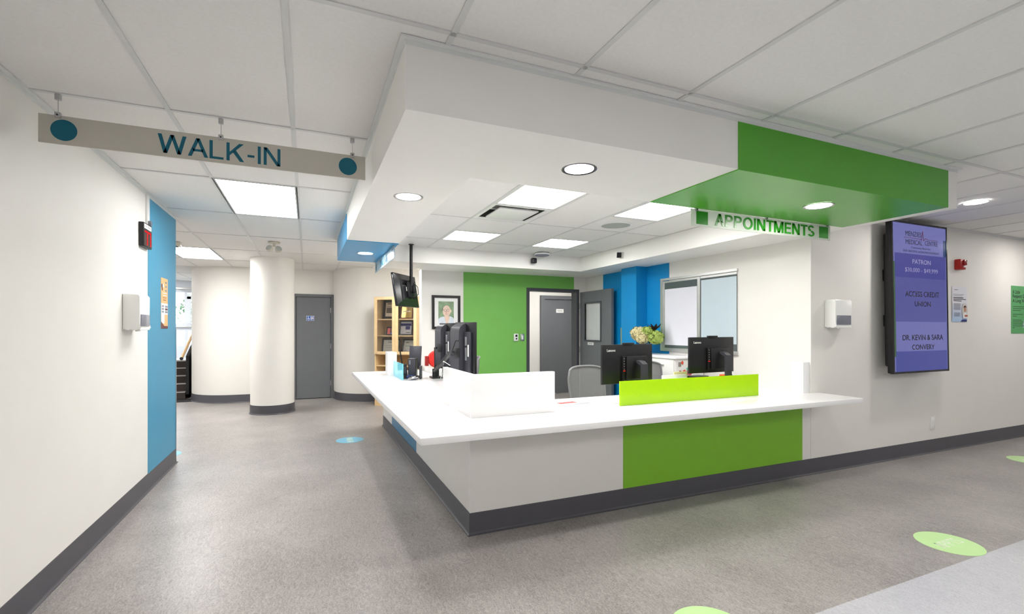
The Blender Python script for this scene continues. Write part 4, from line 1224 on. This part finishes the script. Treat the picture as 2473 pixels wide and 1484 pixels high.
# small devices behind the aqua screen
t = thing('tilted_monitor', 'small black monitor leaning back behind the aqua screen', 'monitor', (1.28, 6.18, CT), R(-32))
TM = Matrix.Translation((0, 0, 0.25)) @ Euler((R(-9), R(0), 0)).to_matrix().to_4x4()
MB().box(-0.075, 0.085, 0.0, 0.022, -0.15, 0.15, 0.004, M=TM).build('panel', DKGREY, t)
MB().box(-0.07, 0.08, 0.022, 0.0235, -0.14, 0.14, M=TM).build('screen', BLACKG, t)
MB().box(-0.05, 0.07, -0.06, 0.0, 0.0, 0.012).build('foot', BLACKP, t)
MB().box(-0.02, 0.03, -0.03, 0.0, 0.012, 0.2).build('stand', BLACKP, t)
t = thing('mini_computer', 'black upright mini computer behind the aqua screen', 'computer', (1.225, 6.02, CT), R(-20))
MB().box(-0.05, 0.05, -0.08, 0.08, 0.0, 0.25, 0.006).build('case', BLACKP, t)
MB().box(-0.045, 0.045, -0.084, -0.078, 0.01, 0.24, 0.003).build('front_face', DKGREY, t)
for k in range(3):
    MB().box(-0.035, -0.015, -0.086, -0.083, 0.18+0.018*k, 0.19+0.018*k).build('port', GREYPRINT, t)
t = thing('card_terminal', 'black angled card terminal behind the aqua screen', 'card terminal', (1.12, 6.0, CT), R(-5))
MB().prism([(-0.045, 0.0), (-0.04, 0.16), (0.02, 0.19), (0.035, 0.0)], -0.045, 0.045, 'y').build('body', BLACKP, t)
MB().box(-0.035, 0.012, -0.047, -0.044, 0.07, 0.15).build('keypad', DKGREY, t)
t = thing('antenna_stick', 'thin black antenna rod beside the bookcase view', 'antenna', (1.13, 6.14, CT))
MB().lathe([(0.03, 0.0), (0.03, 0.012), (0.01, 0.016)], n=20).build('base', BLACKP, t)
MB().tube([(0, 0, 0.01), (-0.02, 0.0, 0.20), (-0.045, 0.0, 0.35)], 0.008, 8).build('rod', BLACKP, t)
o = tag(MB().box(-0.012, 0.012, -0.06, 0.06, 0, 0.16, 0.004).build('handset', DKGREY), 'dark handset standing by the worktop edge', 'handset')
o.location = (1.30, 5.90, CT); o.rotation_euler = (0, 0, R(-20))
t = thing('cable_tangle', 'tangle of black, blue and white cables on the worktop', 'cables', (1.17, 5.83, CT))
for k, cm_ in enumerate((BLACKP, mat('blue cable', (40, 66, 150), 0.5), PAPER, BLACKP, BLACKP, PAPER, BLACKP, mat('blue cable', (40, 66, 150), 0.5))):
    pts = []
    for i in range(9):
        pts.append((random.uniform(-0.07, 0.10), random.uniform(-0.10, 0.06), 0.008 + random.uniform(0, 0.045)))
    # smooth the random walk
    sm_ = []
    for i in range(len(pts)-1):
        for q in range(4):
            f_ = q/4.0
            sm_.append(tuple(pts[i][j]*(1-f_) + pts[i+1][j]*f_ for j in range(3)))
    for _ in range(3):
        sm_ = [sm_[0]] + [tuple((sm_[i-1][j]+2*sm_[i][j]+sm_[i+1][j])/4 for j in range(3)) for i in range(1, len(sm_)-1)] + [sm_[-1]]
    MB().tube(sm_, 0.0045, 6).build('cable', cm_, t)

# ------------------------------------------------------------------ ceiling-hung television over the walk-in end
t = thing('hung_television', 'black television on a ceiling pole, seen from behind', 'television', (1.235, 6.26, CI), R(0))
MB().tube([(1.25, 6.25, CI+0.002), (1.25, 6.25, 1.90)], 0.021, 16).build('pole', BLACKP, t, w=True)
MB().lathe([(0.034, 0), (0.034, -0.008)], (1.25, 6.25, CI+0.002), 24).build('ceiling_flange', BLACKP, t, w=True)
# local: x along the screen width (from near-left to far-right), back towards local -y
TVM = Matrix.Translation((1.20, 6.285, 1.905)) @ Matrix.Rotation(R(52), 4, 'Z') @ Euler((R(-9), 0, 0)).to_matrix().to_4x4()
p = MB().box(-0.315, 0.305, 0.0, 0.03, -0.215, 0.215, 0.008, M=TVM).build('panel', BLACKG, t, w=True)
q = MB()
def loft(m, r0, y0, r1, y1, M):
    a = [m.bm.verts.new(M @ Vector(v)) for v in ((r0[0], y0, r0[2]), (r0[1], y0, r0[2]), (r0[1], y0, r0[3]), (r0[0], y0, r0[3]))]
    b = [m.bm.verts.new(M @ Vector(v)) for v in ((r1[0], y1, r1[2]), (r1[1], y1, r1[2]), (r1[1], y1, r1[3]), (r1[0], y1, r1[3]))]
    m.bm.faces.new(a[::-1]); m.bm.faces.new(b)
    for i in range(4): m.bm.faces.new((a[i], a[(i+1)%4], b[(i+1)%4], b[i]))
loft(q, (-0.307, 0.297, -0.205, 0.205), 0.0, (-0.23, 0.22, -0.15, 0.13), -0.035, TVM)
loft(q, (-0.20, 0.19, -0.14, 0.06), -0.035, (-0.18, 0.17, -0.12, 0.04), -0.05, TVM)
q.build('back_shell', BLACKG, p, w=True, smooth=0)
MB().box(-0.30, 0.29, 0.03, 0.0315, -0.195, 0.2, M=TVM).build('screen', BLACKG, p, w=True)
MB().box(-0.11, -0.06, -0.053, -0.05, -0.02, 0.035, M=TVM).build('rating_label', PAPER, p, w=True)
br = MB().box(-0.10, 0.10, -0.075, -0.05, -0.10, 0.10, 0.006, M=TVM)
br.box(-0.02, 0.02, -0.13, -0.075, -0.05, 0.05, 0.004, M=TVM)
br.lathe([(0.034, -0.07), (0.034, 0.07)], (1.25, 6.25, 1.97), 20)
br.build('bracket', BLACKP, t, w=True)
MB().tube([(1.27, 6.23, 2.02), (1.33, 6.22, 1.95), (1.34, 6.22, 1.86), (1.28, 6.24, 1.80), (1.22, 6.22, 1.84)], 0.005, 6).build('cable', BLACKP, t, w=True)

# ------------------------------------------------------------------ bookcase with glazed doors
BL = (1.135, 9.00)
t = thing('bookcase', 'tall birch bookcase with glazed doors against the curved wall', 'bookcase', (BL[0], BL[1], 0), R(-40))
BW, BD, BH = 0.86, 0.30, 1.985
cs = MB()
cs.box(0, 0.022, 0, BD, 0, BH).box(BW-0.022, BW, 0, BD, 0, BH).box(0.022, BW-0.022, 0, BD, BH-0.022, BH).box(0.022, BW-0.022, 0.02, BD, 0.06, 0.082).box(0.022, BW-0.022, 0.01, 0.03, 0, 0.06)
cs.build('case', BIRCH, t, smooth=0)
MB().box(0.022, BW-0.022, BD-0.008, BD, 0.06, BH-0.02).build('back_panel', BIRCHD, t, smooth=0)
SHZ = [0.42, 0.72, 0.93, 1.265, 1.565]
for z in SHZ:
    MB().box(0.022, BW-0.022, 0.02, BD-0.008, z, z+0.020).build('shelf', BIRCH, t, smooth=0)
for s in (0, 1):
    a, b = 0.002+s*(BW/2), BW/2-0.002+s*(BW/2)
    d = MB()
    z0, z1 = 0.945, BH-0.002
    d.box(a, a+0.058, -0.020, 0, z0, z1).box(b-0.058, b, -0.020, 0, z0, z1).box(a+0.058, b-0.058, -0.02, 0, z0, z0+0.05).box(a+0.058, b-0.058, -0.02, 0, z1-0.05, z1)
    dd = d.build('door', BIRCH, t, smooth=0)
    MB().box(a+0.058, b-0.058, -0.012, -0.009, z0+0.05, z1-0.05).build('pane', GLASS, dd, smooth=0)
    kx = b-0.02 if s == 0 else a+0.02
    MB().lathe([(0.007, -0.034), (0.008, -0.026), (0.004, -0.02)], (kx, 0, z0+0.012), 12, 'y').build('knob', CHROME, dd)
BM = XF[t.name]
def in_case(name, label, x, z, w, h, frame, field, deco, lean=8, turn=0, y=0.17, group='framed things in the bookcase', fw=0.03):
    w, h = w*1.12, h*1.02
    loc = BM @ Vector((x-0.02, y, z))
    t2 = thing(name, label, 'picture frame', loc, rot=(0, 0, R(-40+turn)), group=group)
    L = Euler((R(-lean), 0, 0)).to_matrix().to_4x4()
    fr = MB()
    fr.box(-w/2, w/2, -0.012, 0.006, 0, fw, M=L).box(-w/2, w/2, -0.012, 0.006, h-fw, h, M=L).box(-w/2, -w/2+fw, -0.012, 0.006, fw, h-fw, M=L).box(w/2-fw, w/2, -0.012, 0.006, fw, h-fw, M=L)
    fr.build('frame', frame, t2, smooth=0)
    MB().box(-w/2+fw, w/2-fw, -0.003, 0.004, fw, h-fw, M=L).build('print', field, t2, smooth=0)
    for (u0, u1, v0, v1, m) in deco:
        MB().box(-w/2+fw+(w-2*fw)*u0, -w/2+fw+(w-2*fw)*u1, -0.0045, -0.002, fw+(h-2*fw)*v0, fw+(h-2*fw)*v1, M=L).build('detail', m, t2, smooth=0)
    MB().box(-0.02, 0.02, 0.006, 0.05, 0.001, 0.012).build('strut', BLACKP, t2, smooth=0)
    return t2
FB = mat('black picture frame', (36, 34, 36), 0.3, var=0.05)
SEP = mat('sepia newsprint', (206, 190, 166), 0.7, var=0.08, scale=40)
SEPD = mat('sepia ink', (104, 92, 80), 0.7, var=0.3, scale=60)
GOLD = mat('gold plaque', (232, 204, 130), 0.25, 0.7, var=0.1, scale=9)
CERT = mat('certificate paper', (222, 222, 216), 0.6, var=0.02)
NAVY = mat('navy print', (36, 44, 120), 0.5)
in_case('framed_newspaper', 'black framed newspaper page on the top bookcase shelf', 0.245, 1.586, 0.27, 0.345, FB, SEP, [(0.15, 0.9, 0.88, 0.95, SEPD), (0.1, 0.95, 0.25, 0.62, SEPD), (0.12, 0.9, 0.68, 0.71, SEPD)], 8, 6, fw=0.045)
in_case('framed_plaque', 'gold award plaque in a red frame on the top bookcase shelf', 0.575, 1.586, 0.24, 0.31, mat('mahogany frame', (112, 50, 34), 0.35), GOLD, [(0.15, 0.85, 0.4, 0.46, PAPER)], 8, -4, fw=0.02)
in_case('framed_photo', 'small framed photo of people in pink and blue on the middle shelf', 0.255, 1.288, 0.165, 0.15, FB, mat('dusk photo', (120, 84, 120), 0.5, var=0.2, scale=30), [(0.05, 0.38, 0.05, 0.9, mat('pink coat', (226, 108, 106), 0.6)), (0.5, 0.75, 0.35, 0.9, mat('photo skin', (196, 144, 116), 0.6)), (0.4, 0.98, 0.02, 0.3, mat('pale blue shirt', (146, 150, 206), 0.6))], 10, 4, fw=0.012)
in_case('framed_certificate', 'framed certificate with a blue crest on the middle shelf', 0.56, 1.287, 0.25, 0.265, FB, mat('grey paper', (206, 206, 210), 0.6), [(0.0, 0.95, 0.66, 0.86, NAVY), (0.45, 0.85, 0.36, 0.64, NAVY), (0.5, 0.9, 0.1, 0.14, PRINT)], 8, -4, fw=0.022)
in_case('framed_certificate', 'wide black framed white certificate on the lowest glazed shelf', 0.25, 0.952, 0.32, 0.265, FB, CERT, [(0.3, 0.7, 0.78, 0.84, GREYPRINT), (0.1, 0.9, 0.52, 0.54, GREYPRINT), (0.15, 0.8, 0.38, 0.40, GREYPRINT), (0.75, 0.9, 0.06, 0.12, PRINT)], 8, 3, fw=0.022)
in_case('framed_certificate', 'tilted black framed certificate on the lowest glazed shelf', 0.62, 0.952, 0.29, 0.27, FB, CERT, [(0.15, 0.4, 0.78, 0.84, PRINT), (0.15, 0.9, 0.5, 0.54, mat('teal print', (110, 166, 160), 0.6)), (0.1, 0.3, 0.08, 0.12, GREYPRINT)], 14, -8, fw=0.03)
loc = BM @ Vector((0.775, 0.13, 1.586))
t2 = thing('award_cone', 'tall white cone award on the top bookcase shelf', 'award', loc)
MB().lathe([(0.048, 0.0), (0.046, 0.01), (0.018, 0.24), (0.012, 0.28)], n=28).build('cone', WHITEP, t2)
MB().lathe([(0.054, 0.0), (0.054, 0.006)], n=28).build('foot', WHITEP, t2)
loc = BM @ Vector((0.775, 0.16, 1.286))
t2 = thing('award_slab', 'slim royal blue glass award on the middle shelf', 'award', loc, R(-34))
MB().prism([(-0.022, 0.012), (-0.022, 0.22), (0.022, 0.245), (0.022, 0.012)], -0.01, 0.01, 'y').build('slab', mat('royal blue glass', (36, 56, 150), 0.1), t2, smooth=0)
MB().box(-0.03, 0.03, -0.02, 0.02, 0, 0.012, 0.002).build('foot', CHROME, t2)
loc = BM @ Vector((0.13, 0.13, 0.441))
t2 = thing('paper_stack', 'white papers on the open lower shelf', 'papers', loc, R(-40))
MB().box(-0.09, 0.12, -0.1, 0.1, 0, 0.035, 0.002).build('pages', PAPER, t2)

# ------------------------------------------------------------------ portrait on the back wall
t = thing('framed_portrait', 'black framed painted portrait of a person with glasses', 'picture', (1.965, YB, 1.402))
x0, x1, z0, z1 = 1.742, 2.188, 1.402, 1.918
fr = MB()
fw = 0.038
fr.box(x0, x1, YB-0.028, YB-0.002, z0, z0+fw).box(x0, x1, YB-0.028, YB-0.002, z1-fw, z1).box(x0, x0+fw, YB-0.028, YB-0.002, z0+fw, z1-fw).box(x1-fw, x1, YB-0.028, YB-0.002, z0+fw, z1-fw)
fr.build('frame', FB, t, w=True, smooth=0)
MB().box(x0+fw, x1-fw, YB-0.014, YB-0.003, z0+fw, z1-fw).build('mount', PAPER, t, w=True, smooth=0)
def art(u0, u1, v0, v1): return (1.842+0.244*u0, 1.842+0.244*u1, 1.488+0.338*v0, 1.488+0.338*v1)
yp = YB-0.0145
a = art(0, 1, 0, 1)
pic = MB().box(a[0], a[1], yp-0.001, yp, a[2], a[3]).build('painting', mat('painted green ground', (136, 160, 128), 0.7, var=0.3, scale=9), t, w=True, smooth=0)
def pt(u, v): return (1.842+0.244*u, 1.488+0.338*v)
def pshape(name, pts, m, d):
    MB().prism([pt(u, v) for u, v in pts], yp-0.001-d, yp-0.001, 'y').build(name, m, pic, w=True, smooth=0)
def oval(u, v, ru, rv, n=24): return [(u+ru*math.cos(2*PI*i/n), v+rv*math.sin(2*PI*i/n)) for i in range(n)]
SKIN = mat('painted skin', (232, 206, 188), 0.7, var=0.08, scale=20)
pshape('painted_shirt', [(0.0, 0.0), (0.0, 0.2), (0.12, 0.27), (0.35, 0.32), (0.75, 0.33), (0.95, 0.27), (1.0, 0.2), (1.0, 0.0)], mat('painted shirt', (214, 222, 230), 0.7, var=0.06, scale=20), 0.0006)
pshape('painted_neck', [(0.36, 0.32), (0.5, 0.0), (0.62, 0.0), (0.74, 0.32)], SKIN, 0.0009)
pshape('painted_head', oval(0.53, 0.56, 0.255, 0.26), SKIN, 0.0012)
pshape('painted_ear', oval(0.80, 0.56, 0.04, 0.07), SKIN, 0.0013)
pshape('painted_hair', [(0.27, 0.58), (0.25, 0.66), (0.29, 0.72), (0.31, 0.6)], mat('painted hair', (120, 116, 108), 0.7), 0.0014)
GLS = mat('painted glasses', (96, 74, 70), 0.6)
for u in (0.43, 0.62):
    MB().ring(pt(u, 0.60), 0.016, 0.020, yp-0.0028, yp-0.001, 'y', 20).build('painted_glasses', GLS, pic, w=True, smooth=0)
pshape('painted_glasses', [(0.29, 0.605), (0.36, 0.605), (0.36, 0.615), (0.29, 0.615)], GLS, 0.0017)
pshape('painted_nose', [(0.50, 0.58), (0.46, 0.49), (0.55, 0.48)], mat('painted blush', (210, 150, 134), 0.7), 0.0017)
pshape('painted_mouth', [(0.42, 0.435), (0.5, 0.42), (0.62, 0.44), (0.5, 0.445)], mat('painted mouth', (170, 100, 92), 0.7), 0.0017)

# ------------------------------------------------------------------ first-aid bag on a white cabinet
t = thing('low_cabinet', 'low white cabinet under the red first-aid bag', 'cabinet', (1.79, 6.93, 0))
MB().box(1.62, 2.08, 6.72, 7.13, 0, 0.84, 0.003).build('body', WHITEP, t, w=True)
for k in range(3):
    d = MB().box(1.63, 2.07, 6.705, 6.72, 0.03+0.27*k, 0.285+0.27*k, 0.002).build('drawer', WHITEP, t, w=True)
    MB().box(1.78, 1.92, 6.685, 6.705, 0.22+0.27*k, 0.235+0.27*k, 0.003).build('handle', CHROME, d, w=True)
t = thing('first_aid_bag', 'round red first-aid bag with a white cross', 'first-aid bag', (1.735, 6.83, 0.84))
b = MB().lathe([(0.06, -0.05), (0.115, -0.04), (0.125, -0.02), (0.125, 0.03), (0.115, 0.05)], (0, 0, 0.125), 28, 'y')
b.build('pouch', RED, t)
cr = MB()
cr.box(-0.018, 0.018, -0.056, -0.049, 0.08, 0.17).box(-0.045, 0.045, -0.056, -0.049, 0.107, 0.143)
cr.build('white_cross', PAPER, t, smooth=0)
MB().box(-0.165, -0.12, -0.03, 0.04, 0.03, 0.17, 0.006).build('side_pocket', mat('dark red fabric', (150, 30, 26), 0.7), t)

# ------------------------------------------------------------------ filing cabinet along the right wall, flowers, drawing
t = thing('filing_cabinet', 'white filing cabinet under the window with a drawing on its end', 'cabinet', (4.24, 5.3, 0))
MB().box(4.02, 4.46, 4.44, 5.50, 0, 1.045, 0.003).build('body', WHITEP, t, w=True)
MB().box(4.0, 4.465, 4.42, 5.51, 1.045, 1.07, 0.003).build('top', CTOP, t, w=True)
for r0 in range(2):
    for k in range(3):
        d = MB().box(4.005, 4.02, 4.46+0.52*r0, 4.965+0.52*r0, 0.03+0.335*k, 0.36+0.335*k, 0.003).build('drawer', WHITEP, t, w=True)
        MB().box(3.985, 4.005, 4.62+0.52*r0, 4.80+0.52*r0, 0.29+0.335*k, 0.305+0.335*k, 0.003).build('handle', CHROME, d, w=True)
t = thing('drawing', 'childlike paint-splashed drawing taped to the cabinet end', 'drawing', (4.24, 4.437, 0.55))
MB().box(4.045, 4.45, 4.434, 4.438, 0.50, 1.03).build('sheet', PAPER, t, w=True, smooth=0)
for k in range(46):
    cx_, cz_ = random.gauss(4.19, 0.07), random.gauss(0.82, 0.08)
    cx_ = min(4.42, max(4.07, cx_)); cz_ = min(1.0, max(0.55, cz_))
    rgb = random.choice(((226, 90, 64), (226, 90, 64), (150, 110, 196), (90, 180, 150), (236, 150, 120), (170, 90, 110)))
    MB().prism([(cx_+random.uniform(0.4, 1)*0.034*math.cos(i*0.9), cz_+random.uniform(0.4, 1)*0.034*math.sin(i*0.9)) for i in range(7)], 4.4326-0.00003*k, 4.4342, 'y').build('paint_blot', mat('paint %s' % str(rgb), rgb, 0.7), t, w=True, smooth=0)
MB().box(4.06, 4.10, 4.431, 4.434, 0.955, 1.01).build('clip_photo', mat('clip grey', (150, 140, 130), 0.5), t, w=True, smooth=0)

t = thing('flower_vase', 'glass vase of cream and green hydrangeas by the window', 'flowers', (4.24, 5.22, 1.07))
vs = MB().lathe([(0.055, 0.0), (0.062, 0.02), (0.058, 0.12), (0.066, 0.20), (0.062, 0.20), (0.054, 0.12), (0.056, 0.02), (0.02, 0.012)], n=28).build('vase', GLASS, t)
MB().lathe([(0.052, 0.015), (0.053, 0.10)], n=24).build('water', mat('vase water', (150, 156, 150), 0.1, trans=0.6), t)
STEM = mat('stem green', (88, 104, 56), 0.6)
for k in range(8):
    a = k*0.8
    MB().tube([(0.03*math.cos(a), 0.03*math.sin(a), 0.02), (0.035*math.cos(a+1), 0.035*math.sin(a+1), 0.16), (0.07*math.cos(a+1), 0.07*math.sin(a+1), 0.25)], 0.004, 6).build('stem', STEM, t)
def bloom(c, r, m, n):
    b = MB()
    for k in range(n):
        v = Vector((random.gauss(0,1), random.gauss(0,1), random.gauss(0,1))).normalized()
        p = Vector(c) + Vector((v.x*r, v.y*r, v.z*r*0.85))*random.uniform(0.78, 1.08)
        u = v.cross(Vector((random.uniform(-1,1), random.uniform(-1,1), random.uniform(-1,1)))).normalized()
        w = v.cross(u)
        s = random.uniform(0.018, 0.028)
        for d in (u, w, -u, -w):
            e = v.cross(d)
            b.poly((p, p + d*s*0.7 + e*s*0.5 + v*0.004, p + d*s*1.3 + v*0.006, p + d*s*0.7 - e*s*0.5 + v*0.004))
    b.ball(c, r*0.78, (1, 1, 0.85))
    return b.build('bloom', m, t, smooth=0, fix=False)
CREAM = mat('cream hydrangea', (216, 206, 158), 0.7, var=0.12, scale=30)
LIME = mat('lime hydrangea', (166, 188, 96), 0.7, var=0.18, scale=30)
bloom((-0.07, 0.10, 0.27), 0.105, CREAM, 260)
bloom((0.0, 0.0, 0.28), 0.095, LIME, 220)
bloom((0.05, -0.11, 0.22), 0.10, LIME, 240)
bloom((-0.09, 0.0, 0.21), 0.08, CREAM, 180)
DL = mat('dark maroon leaf', (44, 24, 32), 0.5, var=0.2)
for k in range(9):
    a = k*0.7
    b = Vector((0.06, -0.08, 0.31))
    d = Vector((math.cos(a), math.sin(a), 0.9)).normalized()*0.15
    s = d.cross(Vector((0,0,1))).normalized()*0.026
    MB().poly((b, b+d*0.5+s, b+d, b+d*0.5-s)).build('leaf', DL, t, smooth=0, fix=False)

# ------------------------------------------------------------------ office chairs
FAB = mesh_fabric('grey chair mesh', (132, 132, 134))
FRM = mat('grey chair frame', (134, 134, 136), 0.5, var=0.02)
def office_chair(label, x, y, rz):
    """faces local -y; backrest on the +y side"""
    t = thing('office_chair', label, 'chair', (x, y, 0), rz, group='grey mesh office chairs')
    nu, nv = 14, 12
    def bp_(u, v):      # u -1..1, v 0..1
        wdt = 0.255 - 0.03*(1-v) - 0.025*max(0, v-0.8)*5*abs(u)**3
        z = 0.56 + 0.46*v - 0.035*abs(u)**3*v
        yv = 0.24 - 0.05*u*u*-1.0*0 + 0.06*v*v + 0.03*math.sin(v*PI) - 0.055*u*u
        return Vector((wdt*u, yv, z))
    b = MB()
    g = [[b.bm.verts.new(bp_(-1+2*i/nu, j/nv)) for i in range(nu+1)] for j in range(nv+1)]
    for j in range(nv):
        for i in range(nu):
            b.bm.faces.new((g[j][i], g[j][i+1], g[j+1][i+1], g[j+1][i]))
    b.build('back_mesh', FAB, t)
    loop = [bp_(-1+2*i/nu, 0) for i in range(nu+1)] + [bp_(1, j/nv) for j in range(1, nv+1)] + [bp_(1-2*i/nu, 1) for i in range(1, nu+1)] + [bp_(-1, 1-j/nv) for j in range(1, nv+1)]
    MB().tube(loop, 0.011, 8).build('back_frame', FRM, t)
    MB().tube([(0, 0.30, 0.66), (0, 0.31, 0.60), (0, 0.26, 0.46), (0, 0.05, 0.42)], 0.022, 10).build('spine', BLACKP, t)
    s = MB().box(-0.25, 0.25, -0.26, 0.22, 0.43, 0.50, 0.03, 4).build('seat', mat('dark seat fabric', (60, 60, 64), 0.9, var=0.08, scale=80), t)
    for sd in (-1, 1):
        a = MB().box(sd*0.29-0.035, sd*0.29+0.035, -0.12, 0.14, 0.655, 0.685, 0.010, 3)
        a.tube([(sd*0.29, 0.02, 0.66), (sd*0.285, 0.04, 0.48), (sd*0.2, 0.03, 0.425)], 0.016, 8)
        a.build('armrest', BLACKP, t)
    MB().lathe([(0.03, 0.09), (0.03, 0.25), (0.022, 0.25), (0.022, 0.43)], n=20).build('gas_column', BLACKP, t)
    for k in range(5):
        a = 2*PI*k/5 + 0.3
        MB().tube([(0, 0, 0.10), (0.15*math.cos(a), 0.15*math.sin(a), 0.095), (0.29*math.cos(a), 0.29*math.sin(a), 0.075)], 0.022, 8, 0.014).build('leg', BLACKP, t)
        c = MB()
        cx_, cy_ = 0.29*math.cos(a), 0.29*math.sin(a)
        Mx = Matrix.Translation((cx_, cy_, 0.03)) @ Matrix.Rotation(a, 4, 'Z')
        c.lathe([(0.022, -0.024), (0.03, -0.02), (0.03, 0.02), (0.022, 0.024)], n=18, axis='x', M=Mx)
        c.build('caster', BLACKP, t)
    return t
c1 = office_chair('grey mesh office chair between the white upstand and the lime screen', 2.69, 3.97, R(10))
copy_thing(c1, (3.68, 4.26, 0), R(8), 'grey mesh office chair in front of the filing cabinet')
copy_thing(c1, (1.90, 6.32, 0), R(-100), 'grey mesh office chair mostly hidden behind the arm monitors')
